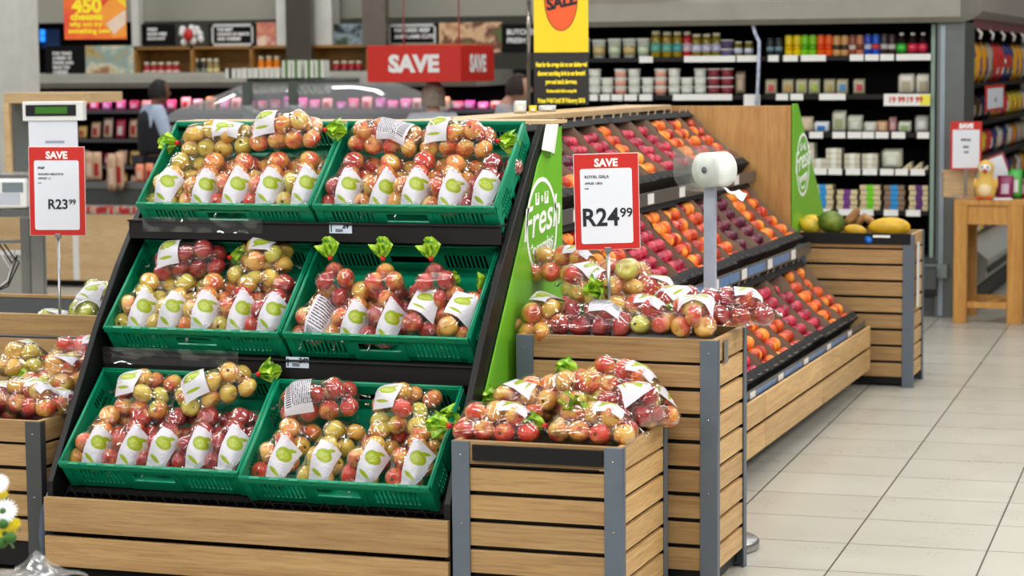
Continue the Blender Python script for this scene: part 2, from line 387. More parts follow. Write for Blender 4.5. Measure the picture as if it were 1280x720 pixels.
# clear holders clipped under the shelves
def film_material(name, tint=(1, 1, 1), base=0.06, rough=0.03, wr=48, haze=0.01, bump=1.0):
    m, nt, b = newmat(name); L = nt.links.new; N = nt.nodes.new
    nt.nodes.remove(b); out = nt.nodes['Material Output']
    tr = N('ShaderNodeBsdfTransparent'); tr.inputs[0].default_value = tint + (1,)
    gl = N('ShaderNodeBsdfGlossy'); gl.inputs['Roughness'].default_value = rough; gl.inputs['Color'].default_value = (1, 1, 1, 1)
    df = N('ShaderNodeBsdfDiffuse'); df.inputs[0].default_value = (0.8, 0.83, 0.86, 1)
    tc = N('ShaderNodeTexCoord'); mp = N('ShaderNodeMapping'); mp.inputs['Scale'].default_value = (1, 0.16, 1); mp.inputs['Rotation'].default_value = (0.2, 0.1, 0.35); L(tc.outputs['Object'], mp.inputs[0])
    n = N('ShaderNodeTexNoise'); n.noise_type = 'RIDGED_MULTIFRACTAL'; n.inputs['Scale'].default_value = wr * 0.5; n.inputs['Detail'].default_value = 2; n.inputs['Distortion'].default_value = 0.6; L(mp.outputs[0], n.inputs['Vector'])
    v = N('ShaderNodeTexVoronoi'); v.feature = 'DISTANCE_TO_EDGE'; v.inputs['Scale'].default_value = wr * 0.55; L(mp.outputs[0], v.inputs['Vector'])
    ad = N('ShaderNodeMath'); ad.operation = 'ADD'; L(n.outputs['Fac'], ad.inputs[0]); L(v.outputs['Distance'], ad.inputs[1])
    bp = N('ShaderNodeBump'); bp.inputs['Strength'].default_value = bump; bp.inputs['Distance'].default_value = 0.014; L(ad.outputs[0], bp.inputs['Height'])
    L(bp.outputs[0], gl.inputs['Normal'])
    lw = N('ShaderNodeLayerWeight'); lw.inputs['Blend'].default_value = 0.35; L(bp.outputs[0], lw.inputs['Normal'])
    mr = N('ShaderNodeMapRange'); mr.inputs['To Min'].default_value = base; mr.inputs['To Max'].default_value = 0.42; L(lw.outputs['Facing'], mr.inputs[0])
    m1 = N('ShaderNodeMixShader'); m1.inputs[0].default_value = haze; L(tr.outputs[0], m1.inputs[1]); L(df.outputs[0], m1.inputs[2])
    m2 = N('ShaderNodeMixShader'); L(mr.outputs[0], m2.inputs[0]); L(m1.outputs[0], m2.inputs[1]); L(gl.outputs[0], m2.inputs[2])
    L(m2.outputs[0], out.inputs['Surface'])
    return m
M_FILM = film_material('clear_bag_film')
M_CLEAR = film_material('clear_acrylic', base=0.05, rough=0.03, wr=9, haze=0.015, bump=0.5)
for (px0, px1, py0, py1, ri) in ((180, 330, 274, 288, 2), (130, 300, 436, 456, 1)):
    yl = ROWS[ri][0] + 0.025
    A, B = P(px0, py0, yl), P(px1, py1, yl)
    m = MB(); nx = 30
    vs = []; fs = []
    for i in range(nx + 1):
        for j in range(5):
            x = A.x + (B.x - A.x) * i / nx; z = A.z + (B.z - 0.02 - A.z) * j / 4
            vs.append((x - ox, yl - 0.012 - oy + 0.008 * noise.noise(Vector((i * 0.35, j * 0.6, ri))), z + 0.01))
    for i in range(nx):
        for j in range(4):
            a0 = i * 5 + j; fs.append((a0, a0 + 1, a0 + 6, a0 + 5))
    m.add(vs, fs, 0, True); m.build('clear_strip_holder', M_CLEAR, stand)
# the green printed side panel
M_LIME = simple('lime_green_panel', srgb(112, 186, 44), 0.35, var=0.05, scale=4)
gp = MB(); gpp = [(6.70, 0.57), (7.09, 1.06), (7.33, 1.37), (7.47, 1.475), (7.595, 1.49), (7.595, 0.57)]
gp.prism([(y - oy, z) for y, z in gpp], UX1 + 0.002 - ox, UX1 + 0.008 - ox, 'X')
g = gp.build('green_side_panel', M_LIME, stand, 0.0015)
XS = UX1 + 0.0085 - ox
def ring_mesh(r0, r1, n=64, th0=0.0, th1=2 * PI, sy=1.0):
    m = MB(); vs = []; fs = []
    for i in range(n + 1):
        t = th0 + (th1 - th0) * i / n
        for r in (r0, r1): vs.append((r * math.cos(t), sy * r * math.sin(t), 0))
        for r in (r0, r1): vs.append((r * math.cos(t), sy * r * math.sin(t), 0.001))
    for i in range(n):
        a0 = i * 4; fs += [(a0 + 2, a0 + 3, a0 + 7, a0 + 6), (a0, a0 + 4, a0 + 5, a0 + 1), (a0, a0 + 2, a0 + 6, a0 + 4), (a0 + 1, a0 + 5, a0 + 7, a0 + 3)]
    m.add(vs, fs); return m
def fresh_badge(parent, M, k=1.0):
    o = ring_mesh(0.155, 0.17).build('badge_ring', M_WHITEINK, parent); o.matrix_local = M @ Matrix.Scale(k, 4)
    T = lambda x, y, r=0: M @ Matrix.Scale(k, 4) @ Matrix.Translation((x, y, 0.0004)) @ Matrix.Rotation(r, 4, 'Z')
    text('badge_word', 'Fresh', 0.155, M_WHITEINK, parent, T(0.0, -0.02, 0.10), shear=0.3, bold=0.0012, sx=1.2)
    text('badge_word', 'promise', 0.066, M_WHITEINK, parent, T(0.015, -0.085, 0.12), bold=0.0014, shear=0.15)
    for i, ch in enumerate('PnP'):
        b = MB().box(-0.021, 0.021, -0.008, 0.034, 0, 0.001).build('badge_box', M_WHITEINK if ch == 'P' else M_LIME, parent); b.matrix_local = T(-0.05 + 0.05 * i, 0.085)
        text('badge_letter', ch, 0.044, M_LIME if ch == 'P' else M_WHITEINK, parent, T(-0.05 + 0.05 * i, 0.087) @ Matrix.Translation((0, 0, 0.0012)), bold=0.001)
    msg = 'your money back'
    for i, ch in enumerate(msg):
        if ch == ' ': continue
        t = math.radians(-150 + 128 * i / (len(msg) - 1)); r = 0.132
        text('badge_letter', ch, 0.03, M_WHITEINK, parent, T(r * math.cos(t), r * math.sin(t), t + PI / 2), bold=0.0006)
fresh_badge(g, SIDE((XS, 7.36 - oy, 1.15)))
# torn corner of the panel, curled forward
m = MB(); vs = []; fs = []
for i in range(9):
    t = i / 8
    for j in range(4):
        s_ = j / 3
        vs.append((XS + 0.004 + 0.035 * math.sin(t * PI) * (1 - 0.3 * s_), 7.40 - oy + 0.07 * t - 0.05 * s_ * (1 - t), 1.50 - 0.085 * s_ - 0.03 * t * s_))
for i in range(8):
    for j in range(3):
        a0 = i * 4 + j; fs.append((a0, a0 + 1, a0 + 5, a0 + 4))
m.add(vs, fs, 0, True); m.build('peeling_film', M_WHITE, g)

# ---------------------------------------------------------------- green plastic crates
CW, CD, CH = 0.652, 0.405, 0.118
def crate_mesh():
    m = MB(); t = 0.005
    def wall(L_, put, handle=True):
        # put(a, b, z0, z1, inset) adds a box on this wall between distances a..b along it
        put(0, L_, -0.016, 0, 0.010); put(0, L_, -0.030, -0.016, 0.002)
        put(0, L_, -CH, -CH + 0.022, 0)
        put(0, 0.028, -CH, -0.01, 0.003); put(L_ - 0.028, L_, -CH, -0.01, 0.003)
        hw = 0.075 if handle else 0.03; c = L_ / 2
        put(c - hw - 0.02, c - hw, -CH, -0.01, 0.002); put(c + hw, c + hw + 0.02, -CH, -0.01, 0.002)
        if handle:
            put(c - hw, c + hw, -0.040, -0.028, 0.002); put(c - hw, c + hw, -CH, -CH + 0.042, 0.002)
        else: put(c - hw, c + hw, -CH, -0.01, 0)
        for (s0, s1) in ((0.028, c - hw - 0.02), (c + hw + 0.02, L_ - 0.028)):
            put(s0, s0 + 0.022, -CH, -0.01, 0); put(s1 - 0.022, s1, -CH, -0.01, 0)
            a = s0 + 0.022
            while a < s1 - 0.022:
                put(a, a + 0.006, -CH, -0.01, 0); a += 0.0155
            put(s0, s1, -0.072, -0.067, 0) if not handle else None
    for (y, sg) in ((0, 1), (CD, -1)):
        wall(CW, lambda a, b, z0, z1, e, y=y, sg=sg: m.box(a, b, min(y - sg * e, y + sg * t), max(y - sg * e, y + sg * t), z0, z1))
    for (x, sg) in ((0, 1), (CW, -1)):
        wall(CD, lambda a, b, z0, z1, e, x=x, sg=sg: m.box(min(x - sg * e * 0.4, x + sg * t), max(x - sg * e * 0.4, x + sg * t), a, b, z0, z1), False)
    m.box(0, CW, 0, CD, -CH, -CH + 0.004)
    # raised rim beads and corner lugs
    for x in (0.004, CW - 0.004): m.tube([(x, 0, 0.001), (x, CD, 0.001)], 0.0055, 8)
    for y in (-0.004, CD + 0.004): m.tube([(0, y, 0.001), (CW, y, 0.001)], 0.006, 8)
    for k in range(9): m.box(0.04 + k * 0.068, 0.075 + k * 0.068, -0.011, -0.002, 0.003, 0.0075)
    return m.mesh('green_crate', M_GREENP)
CME = crate_mesh()
CR = {}
names = {(2, 0): 'top left', (2, 1): 'top right', (1, 0): 'middle left', (1, 1): 'middle right', (0, 0): 'bottom left', (0, 1): 'bottom right'}
jog = {(2, 0): (0, 0, 0.0), (2, 1): (0.004, 0.004, -0.004), (1, 0): (-0.004, 0.0, 0.0), (1, 1): (0.004, 0.0, -0.003), (0, 0): (0, 0.012, 0.0), (0, 1): (0, -0.006, 0)}
for ri, (yf, zf, xl) in enumerate(ROWS):
    for ci in range(2):
        jx, jy, jz = jog[(ri, ci)]
        M = Matrix((E1, E2, E3)).transposed().to_4x4(); M.translation = Vector((xl + ci * (CW + 0.008) + jx, yf, zf)) + E2 * jy
        o = link('green_crate', CME, M=M)
        tag(o, 'green plastic crate of bagged apples, %s of the six on the stepped stand' % names[(ri, ci)], 'crate', 'green crates on the stepped stand')
        CR[(ri, ci)] = M
# ---------------------------------------------------------------- apples and their bags
def apple_material():
    m, nt, b = newmat('apple_skin'); L = nt.links.new; N = nt.nodes.new
    oi = N('ShaderNodeObjectInfo'); sc_ = N('ShaderNodeSeparateColor'); L(oi.outputs['Color'], sc_.inputs[0])
    tc = N('ShaderNodeTexCoord')
    off = N('ShaderNodeVectorMath'); off.operation = 'ADD'
    cx = N('ShaderNodeCombineXYZ'); mu = N('ShaderNodeMath'); mu.operation = 'MULTIPLY'; mu.inputs[1].default_value = 37
    L(oi.outputs['Random'], mu.inputs[0]); L(mu.outputs[0], cx.inputs[0]); L(tc.outputs['Object'], off.inputs[0]); L(cx.outputs[0], off.inputs[1])
    n1 = N('ShaderNodeTexNoise'); n1.inputs['Scale'].default_value = 16; n1.inputs['Detail'].default_value = 2; L(off.outputs[0], n1.inputs['Vector'])
    mp = N('ShaderNodeMapping'); mp.inputs['Scale'].default_value = (1, 1, 0.12); L(off.outputs[0], mp.inputs[0])
    n2 = N('ShaderNodeTexNoise'); n2.inputs['Scale'].default_value = 190; n2.inputs['Detail'].default_value = 3; L(mp.outputs[0], n2.inputs['Vector'])
    # blush = redness + soft patches + fine streaks
    a1 = N('ShaderNodeMath'); a1.operation = 'MULTIPLY_ADD'; a1.inputs[1].default_value = 1.7; L(n1.outputs['Fac'], a1.inputs[0]); L(sc_.outputs[0], a1.inputs[2])
    a2 = N('ShaderNodeMath'); a2.operation = 'MULTIPLY_ADD'; a2.inputs[1].default_value = 0.75; L(n2.outputs['Fac'], a2.inputs[0]); L(a1.outputs[0], a2.inputs[2])
    mr = N('ShaderNodeMapRange'); mr.inputs['From Min'].default_value = 1.5; mr.inputs['From Max'].default_value = 2.0; L(a2.outputs[0], mr.inputs[0])
    base = N('ShaderNodeMix'); base.data_type = 'RGBA'; base.inputs[6].default_value = srgb(190, 196, 70); base.inputs[7].default_value = srgb(238, 172, 80); L(sc_.outputs[1], base.inputs[0])
    red = N('ShaderNodeMix'); red.data_type = 'RGBA'; red.inputs[6].default_value = srgb(220, 64, 40); red.inputs[7].default_value = srgb(146, 18, 34); L(sc_.outputs[2], red.inputs[0])
    mx = N('ShaderNodeMix'); mx.data_type = 'RGBA'; L(mr.outputs[0], mx.inputs[0]); L(base.outputs[2], mx.inputs[6]); L(red.outputs[2], mx.inputs[7])
    v = N('ShaderNodeTexVoronoi'); v.inputs['Scale'].default_value = 330; L(off.outputs[0], v.inputs['Vector'])
    dr = N('ShaderNodeMapRange'); dr.inputs['From Min'].default_value = 0.10; dr.inputs['From Max'].default_value = 0.2; dr.inputs['To Min'].default_value = 0.35; dr.inputs['To Max'].default_value = 0; L(v.outputs['Distance'], dr.inputs[0])
    mx2 = N('ShaderNodeMix'); mx2.data_type = 'RGBA'; mx2.inputs[7].default_value = srgb(240, 214, 150); L(dr.outputs[0], mx2.inputs[0]); L(mx.outputs[2], mx2.inputs[6])
    L(mx2.outputs[2], b.inputs['Base Color'])
    b.inputs['Roughness'].default_value = 0.28; b.inputs['Subsurface Weight'].default_value = 0.0
    b.inputs['Coat Weight'].default_value = 0.1; b.inputs['Coat Roughness'].default_value = 0.15
    return m
M_APPLE = apple_material()
M_STEM = simple('stem_brown', srgb(82, 60, 34), 0.8)
def apple_mesh(seed, R=0.034):
    r_ = random.Random(seed); m = MB(); n = 18; prof = []
    for i in range(13):
        t = PI * i / 12
        rr = R * math.sin(t) * (1 + 0.07 * math.cos(t)); z = R * 0.90 * math.cos(t)
        z -= 0.30 * R * math.exp(-(t / 0.42) ** 2); z += 0.20 * R * math.exp(-((PI - t) / 0.40) ** 2)
        prof.append((max(rr, 0), z))
    prof.reverse(); m.lathe(prof, n=n)
    sx, sy = r_.uniform(0.95, 1.04), r_.uniform(0.95, 1.04)
    m.v = [(x * sx * (1 + 0.04 * math.sin(z * 60 + seed)), y * sy, z) for x, y, z in m.v]
    m.tube([(0, 0, R * 0.58), (0.001, 0.001, R * 0.85), (0.003 * r_.uniform(-1, 1), 0.003, R * 1.08)], 0.0011, 5, 1)
    m.lathe([(0.0, -R * 0.72), (0.0045, -R * 0.745), (0.006, -R * 0.78)], n=7, mi=1)
    return m.mesh('apple', [M_APPLE, M_STEM])
APPLES = [apple_mesh(i) for i in range(4)]
def label_material(name, kind):
    m, nt, b = newmat(name); L = nt.links.new; N = nt.nodes.new
    uv = N('ShaderNodeUVMap'); uv.uv_map = 'UVMap'; sp = N('ShaderNodeSeparateXYZ'); L(uv.outputs[0], sp.inputs[0])
    def math_(op, a, b_=None, c=None):
        n = N('ShaderNodeMath'); n.operation = op
        for i, v in enumerate((a, b_, c)):
            if v is None: continue
            if hasattr(v, 'links'): L(v, n.inputs[i])
            else: n.inputs[i].default_value = v
        return n.outputs[0]
    U, V = sp.outputs[0], sp.outputs[1]
    if kind == 'logox': U, V = sp.outputs[1], math_('SUBTRACT', 1.0, sp.outputs[0]); kind = 'logo'
    def ell(cx, cy, rx, ry, rot=0.0, lo=0.92, hi=1.05):
        du, dv = math_('SUBTRACT', U, cx), math_('SUBTRACT', V, cy); c, s = math.cos(rot), math.sin(rot)
        a_ = math_('ADD', math_('MULTIPLY', du, c), math_('MULTIPLY', dv, s)); b_ = math_('SUBTRACT', math_('MULTIPLY', dv, c), math_('MULTIPLY', du, s))
        d = math_('SQRT', math_('ADD', math_('POWER', math_('DIVIDE', a_, rx), 2.0), math_('POWER', math_('DIVIDE', b_, ry), 2.0)))
        n = N('ShaderNodeMapRange'); n.inputs['From Min'].default_value = lo; n.inputs['From Max'].default_value = hi; n.inputs['To Min'].default_value = 1; n.inputs['To Max'].default_value = 0
        L(d, n.inputs[0]); return n.outputs[0]
    base = N('ShaderNodeMix'); base.data_type = 'RGBA'; base.inputs[6].default_value = srgb(212, 210, 220)
    tc = N('ShaderNodeTexCoord')
    if kind == 'logo':
        g = math_('MAXIMUM', ell(0.5, 0.64, 0.36, 0.165, 0.12), ell(0.66, 0.80, 0.22, 0.05, 0.5))
        g = math_('MAXIMUM', g, ell(0.42, 0.22, 0.30, 0.045, -0.1, 0.8, 1.2))
        wv = N('ShaderNodeTexWave'); wv.inputs['Scale'].default_value = 5.5; wv.inputs['Distortion'].default_value = 6; wv.inputs['Detail'].default_value = 2; wv.inputs['Detail Scale'].default_value = 3
        L(uv.outputs[0], wv.inputs['Vector'])
        w2 = math_('MULTIPLY', math_('GREATER_THAN', wv.outputs['Fac'], 0.62), ell(0.5, 0.63, 0.27, 0.09, 0.1, 0.9, 1.05))
        cm = N('ShaderNodeMix'); cm.data_type = 'RGBA'; cm.inputs[6].default_value = srgb(150, 170, 20); cm.inputs[7].default_value = srgb(196, 206, 104); L(w2, cm.inputs[0])
        L(cm.outputs[2], base.inputs[7]); L(g, base.inputs[0])
    else:
        ln = math_('GREATER_THAN', math_('FRACT', math_('MULTIPLY', V, 15.0)), 0.52)
        ns = N('ShaderNodeTexNoise'); ns.inputs['Scale'].default_value = 1; mp = N('ShaderNodeMapping'); mp.inputs['Scale'].default_value = (26, 15, 1); L(uv.outputs[0], mp.inputs[0]); L(mp.outputs[0], ns.inputs['Vector'])
        ln = math_('MULTIPLY', ln, math_('GREATER_THAN', ns.outputs['Fac'], 0.42))
        inside = math_('MULTIPLY', math_('GREATER_THAN', U, 0.12), math_('LESS_THAN', U, 0.86))
        ln = math_('MULTIPLY', math_('MULTIPLY', ln, inside), math_('GREATER_THAN', V, 0.30))
        br = math_('MULTIPLY', math_('GREATER_THAN', math_('FRACT', math_('MULTIPLY', U, 17.3)), 0.45), math_('LESS_THAN', V, 0.26))
        br = math_('MULTIPLY', math_('MULTIPLY', br, inside), math_('GREATER_THAN', V, 0.06))
        L(math_('MAXIMUM', ln, br), base.inputs[0]); base.inputs[7].default_value = srgb(40, 40, 48)
    L(base.outputs[2], b.inputs['Base Color']); b.inputs['Roughness'].default_value = 0.3
    n = N('ShaderNodeTexNoise'); n.inputs['Scale'].default_value = 38; n.inputs['Distortion'].default_value = 1.5; L(tc.outputs['Object'], n.inputs['Vector'])
    bp = N('ShaderNodeBump'); bp.inputs['Strength'].default_value = 0.4; bp.inputs['Distance'].default_value = 0.006; L(n.outputs['Fac'], bp.inputs['Height']); L(bp.outputs[0], b.inputs['Normal'])
    b.inputs['Alpha'].default_value = 0.93
    return m
M_LABEL, M_LABELT, M_LABELX = label_material('bag_label', 'logo'), label_material('bag_back_label', 'text'), label_material('bag_label_crosswise', 'logox')
M_TAIL = None
def tail_material():
    m, nt, b = newmat('green_printed_film'); L = nt.links.new; N = nt.nodes.new
    tc = N('ShaderNodeTexCoord'); n = N('ShaderNodeTexNoise'); n.inputs['Scale'].default_value = 45; L(tc.outputs['Object'], n.inputs['Vector'])
    r = N('ShaderNodeValToRGB'); r.color_ramp.elements[0].position = 0.35; r.color_ramp.elements[0].color = srgb(70, 140, 20); r.color_ramp.elements[1].position = 0.6; r.color_ramp.elements[1].color = srgb(176, 214, 60)
    L(n.outputs['Fac'], r.inputs[0]); L(r.outputs[0], b.inputs['Base Color']); b.inputs['Roughness'].default_value = 0.22; b.inputs['Transmission Weight'].default_value = 0.0
    b.inputs['Alpha'].default_value = 0.93
    return m
M_TAIL = tail_material(); M_TIE = simple('red_tie_tape', srgb(206, 26, 30), 0.4)

def tone_color(tone, r_):
    if tone == 'red': return (r_.uniform(0.72, 1.0), r_.uniform(0.4, 0.9), r_.uniform(0.35, 0.9), 1)
    if tone == 'dark': return (r_.uniform(0.85, 1.1), r_.uniform(0.5, 0.9), r_.uniform(0.7, 1.0), 1)
    if tone == 'yellow': return (r_.uniform(-0.1, 0.45), r_.uniform(0.1, 0.8), r_.uniform(0.0, 0.3), 1)
    if tone == 'green': return (-1.5, -0.0, 0.0, 1)
    if tone == 'peach': return (r_.uniform(0.35, 0.72), r_.uniform(0.5, 1.0), r_.uniform(0.0, 0.25), 1)
    return (r_.uniform(0.1, 0.9), r_.uniform(0.1, 0.9), r_.uniform(0.0, 0.5), 1)

def bag_layout(r_, kind):
    S = []; j = lambda a: r_.uniform(-a, a)
    if kind == 'long':       # eight below in two columns, three on top
        for c in (-1, 1):
            for k in range(4): S.append((c * 0.033 + j(0.003), -0.100 + 0.066 * k + (0.008 if c > 0 else 0) + j(0.004), 0.034 + j(0.003)))
        for (x, y) in ((-0.014, -0.055), (0.012, 0.005), (-0.01, 0.066)): S.append((x + j(0.008), y + j(0.006), 0.085 + j(0.003)))
    elif kind == 'flat':     # nine in a wide single layer with two on top
        for k in range(3):
            for c in (-1, 0, 1): S.append((c * 0.062 + j(0.004), -0.068 + 0.068 * k + (0.012 if c else -0.008) + j(0.004), 0.034 + j(0.003)))
        S.append((-0.03 + j(0.005), 0.0, 0.084)); S.append((0.034, 0.03 + j(0.01), 0.085)); S.append((0.0 + j(0.01), -0.05, 0.083))
    else:                    # 'round' heap
        for (x, y, z) in ((-0.036, -0.05, 0.034), (0.034, -0.052, 0.034), (-0.04, 0.02, 0.034), (0.036, 0.018, 0.035), (0, 0.075, 0.034), (-0.004, -0.018, 0.088), (0.036, 0.04, 0.092), (-0.036, 0.045, 0.09), (0.0, -0.075, 0.075)):
            S.append((x + j(0.004), y + j(0.004), z + j(0.002)))
    return S

def build_bag(seed, kind, label='logo', lab=(12, 88, -0.135, 0.015), tail=False, open_end=0.0):
    r_ = random.Random(seed); S = bag_layout(r_, kind); Ra = 0.0335
    root = thing('bag_of_apples', None, None)
    kids = []
    for i, p in enumerate(S):
        o = link('apple', APPLES[r_.randrange(4)], root)
        o.location = p; o.rotation_euler = (r_.uniform(0, 6.28), r_.uniform(0, 6.28), r_.uniform(0, 6.28)); k = r_.uniform(0.93, 1.0); o.scale = (k, k, k)
        kids.append(o)
    # wrap a film round them
    bm = bmesh.new(); Rf = Ra + 0.0015
    for c in S:
        for a in range(10):
            for b_ in range(6):
                th, ph = a * 2 * PI / 10, (b_ + 0.5) * PI / 6
                bm.verts.new((c[0] + Rf * math.sin(ph) * math.cos(th), c[1] + Rf * math.sin(ph) * math.sin(th), c[2] + Rf * math.cos(ph)))
    bmesh.ops.convex_hull(bm, input=list(bm.verts), use_existing_faces=False)
    hull = BVHTree.FromBMesh(bm); bm.free()
    y0 = min(c[1] for c in S) - Ra - 0.004; y1 = max(c[1] for c in S) + Ra + 0.004
    zc = 0.052 if kind != 'flat' else 0.045
    def union(o, d):
        best = 0
        for c in S:
            q = Vector(c) - o; bq = q.dot(d); disc = bq * bq - q.dot(q) + Rf * Rf
            if disc > 0: best = max(best, bq + math.sqrt(disc))
        return best
    NT, NY = 44, 30; Rg = []
    for jy in range(NY + 1):
        y = y0 + (y1 - y0) * (0.5 - 0.5 * math.cos(PI * (0.06 + 0.88 * jy / NY))) ; o = Vector((0, y, zc)); row = []
        for k in range(NT):
            th = 2 * PI * k / NT; d = Vector((math.cos(th), 0, math.sin(th)))
            h = hull.ray_cast(o + d * 0.5, -d); rh = 0.5 - h[3] if h[0] else 0.0
            ru = union(o, d); row.append(max(ru + 0.001 if ru else 0, 0.55 * rh + 0.45 * (ru if ru else rh * 0.85)) )
        Rg.append((y, row))
    # light smoothing, never inside an apple
    def pt(y, th, off=0.0):
        f = 0
        while f < NY - 1 and Rg[f + 1][0] < y: f += 1
        ya, ra = Rg[f]; yb, rb = Rg[f + 1]; t = min(1, max(0, (y - ya) / (yb - ya)))
        kk = (th / (2 * PI) * NT) % NT; k0 = int(kk) % NT; k1 = (k0 + 1) % NT; u = kk - int(kk)
        r = (ra[k0] * (1 - u) + ra[k1] * u) * (1 - t) + (rb[k0] * (1 - u) + rb[k1] * u) * t
        return Vector(((r + off) * math.cos(th), y, zc + (r + off) * math.sin(th)))
    def lab_pt(y, x):
        for q in range(40):
            h = hull.ray_cast(Vector((x, y, 0.4)), Vector((0, 0, -1)))
            if h[0] and h[0].z > 0.028: return Vector((x, y, h[0].z + 0.0016))
            x *= 0.975
        return Vector((x, y, zc))
    vs = []; fs = []; rows_ = []
    def end(sign, yend, ring, n=4, ext=0.035):
        out = []
        for i in range(1, n + 1):
            t = i / n; o = []
            for k in range(NT):
                v = ring[k]; w = 1 - 0.12 * t if sign < 0 else max(0.10, 1 - 1.1 * t)
                zz = zc - 0.02 + (v.z - zc + 0.02) * max(0.05, 1 - 1.3 * t)
                x = v.x * w + 0.004 * noise.noise(Vector((k * 0.7, i, seed)))
                o.append(Vector((x, yend + sign * ext * t * (0.6 + 0.35 * abs(math.cos(2 * PI * k / NT))) , zz + 0.006 * math.sin(k * 2.1 + seed) * t)))
            out.append(o)
        return out
    for jy in range(NY + 1):
        y, row = Rg[jy]; ring = []
        for k in range(NT):
            th = 2 * PI * k / NT
            wr = 1 + 0.012 * math.sin(7 * th + y * 70 + seed) + 0.02 * noise.noise(Vector((math.cos(th) * 2.2, y * 26, math.sin(th) * 2.2 + seed)))
            ring.append(Vector((row[k] * wr * math.cos(th), y, zc + row[k] * wr * math.sin(th))))
        rows_.append(ring)
    lo = end(-1, Rg[0][0], rows_[0], ext=0.03); hi = end(1, Rg[-1][0], rows_[-1], ext=0.024 if tail else 0.035)
    allr = lo[::-1] + rows_ + hi
    for ring in allr: vs += ring
    nr = len(allr)
    for i in range(nr - 1):
        for k in range(NT):
            a0 = i * NT + k; a1 = i * NT + (k + 1) % NT; fs.append((a0, a1, a1 + NT, a0 + NT))
    film = MB().add(vs, fs, 0, True).build('clear_film', M_FILM, root); kids.append(film)
    if label:
        t0, t1, ya, yb = lab; nu, nv = 14, 16
        me = bpy.data.meshes.new('label'); V_ = []; F_ = []; UV = []
        for i in range(nu + 1):
            for j_ in range(nv + 1):
                u, v = i / nu, j_ / nv; th = math.radians(t1 + (t0 - t1) * u)
                p = lab_pt(max(y0 + 0.006, min(y1 - 0.006, ya + (yb - ya) * v)), t1 + (t0 - t1) * u)
                V_.append(p)
                UV.append((u, v))
        for i in range(nu):
            for j_ in range(nv):
                a0 = i * (nv + 1) + j_; F_.append((a0, a0 + nv + 1, a0 + nv + 2, a0 + 1))
        for _ in range(3):          # pull the label taut: flatten dips between apples
            W_ = [v.copy() for v in V_]
            for i in range(1, nu):
                for j_ in range(1, nv):
                    a0 = i * (nv + 1) + j_; av = (V_[a0 - 1] + V_[a0 + 1] + V_[a0 - nv - 1] + V_[a0 + nv + 1]) / 4
                    d = av - V_[a0]; nrm = Vector((V_[a0].x, 0, V_[a0].z - zc))
                    if d.dot(nrm) > 0: W_[a0] = V_[a0] + d
            V_ = W_
        me.from_pydata([tuple(v) for v in V_], [], F_); uvl = me.uv_layers.new(name='UVMap')
        for lp in me.loops: uvl.data[lp.index].uv = UV[lp.vertex_index]
        me.materials.append({'logo': M_LABEL, 'logox': M_LABELX}.get(label, M_LABELT))
        for p in me.polygons: p.use_smooth = True
        o = link('bag_label', me, root); kids.append(o)
    if tail:
        ny = Rg[-1][0] + 0.012; nz = zc - 0.01; vs = []; fs = []; m = MB()
        for s_ in range(4):
            a0 = len(vs); ang = s_ * PI / 4 + r_.uniform(-0.3, 0.3); nu, nv = 10, 6
            for i in range(nu + 1):
                for j_ in range(nv + 1):
                    u = (i / nu - 0.5) * 2; v = j_ / nv; wd = 0.006 + 0.040 * v ** 0.7
                    x = u * wd; h = 0.012 * v * math.sin(u * 6 + s_ * 1.7 + v * 3) + 0.01 * v * noise.noise(Vector((u * 3, v * 3, seed + s_)))
                    yy = ny + v * (0.066 + 0.014 * math.sin(u * 4 + s_)) * (1 - 0.25 * u * u)
                    vs.append((x * math.cos(ang) - h * math.sin(ang), yy, nz + x * math.sin(ang) + h * math.cos(ang)))
            for i in range(nu):
                for j_ in range(nv):
                    b0 = a0 + i * (nv + 1) + j_; fs.append((b0, b0 + nv + 1, b0 + nv + 2, b0 + 1))
        tl = m.add(vs, fs, 0, True).build('green_tail', M_TAIL, root)
        ti = MB().tube([(0, ny - 0.007, nz), (0, ny + 0.009, nz)], 0.0085, 8).build('tie', M_TIE, tl); kids.append(tl); KIDS[tl.name] = [ti]
    KIDS[root.name] = kids
    return root, kids
PROTO = {}; USED = set()
SPECS = {
 'f1': (11, 'long', 'logo', (0.064, 0.006, -0.13, 0.0), False), 'f2': (12, 'long', 'logo', (0.066, 0.010, -0.13, 0.01), False),
 'f3': (13, 'long', 'logo', (0.060, -0.002, -0.13, -0.005), False), 'f4': (14, 'long', 'text', (0.064, 0.002, -0.13, 0.02), False),
 'f5': (19, 'long', 'logo', (0.05, -0.02, -0.128, -0.005), True),
 'r1': (15, 'long', 'logox', (0.05, -0.045, -0.10, -0.012), True), 'r2': (16, 'flat', 'logox', (0.055, -0.035, -0.075, 0.01), True),
 'r3': (17, 'round', 'logo', (0.06, -0.05, -0.045, 0.045), False), 'r4': (18, 'round', None, (0, 0, 0, 0), True),
 'r5': (20, 'long', 'text', (0.06, -0.055, -0.1, 0.0), False), 'r6': (21, 'flat', 'logox', (0.09, -0.01, -0.055, 0.03), False),
 'r7': (22, 'round', 'logo', (0.065, -0.02, -0.05, 0.04), True),
}
nb_ = [0]
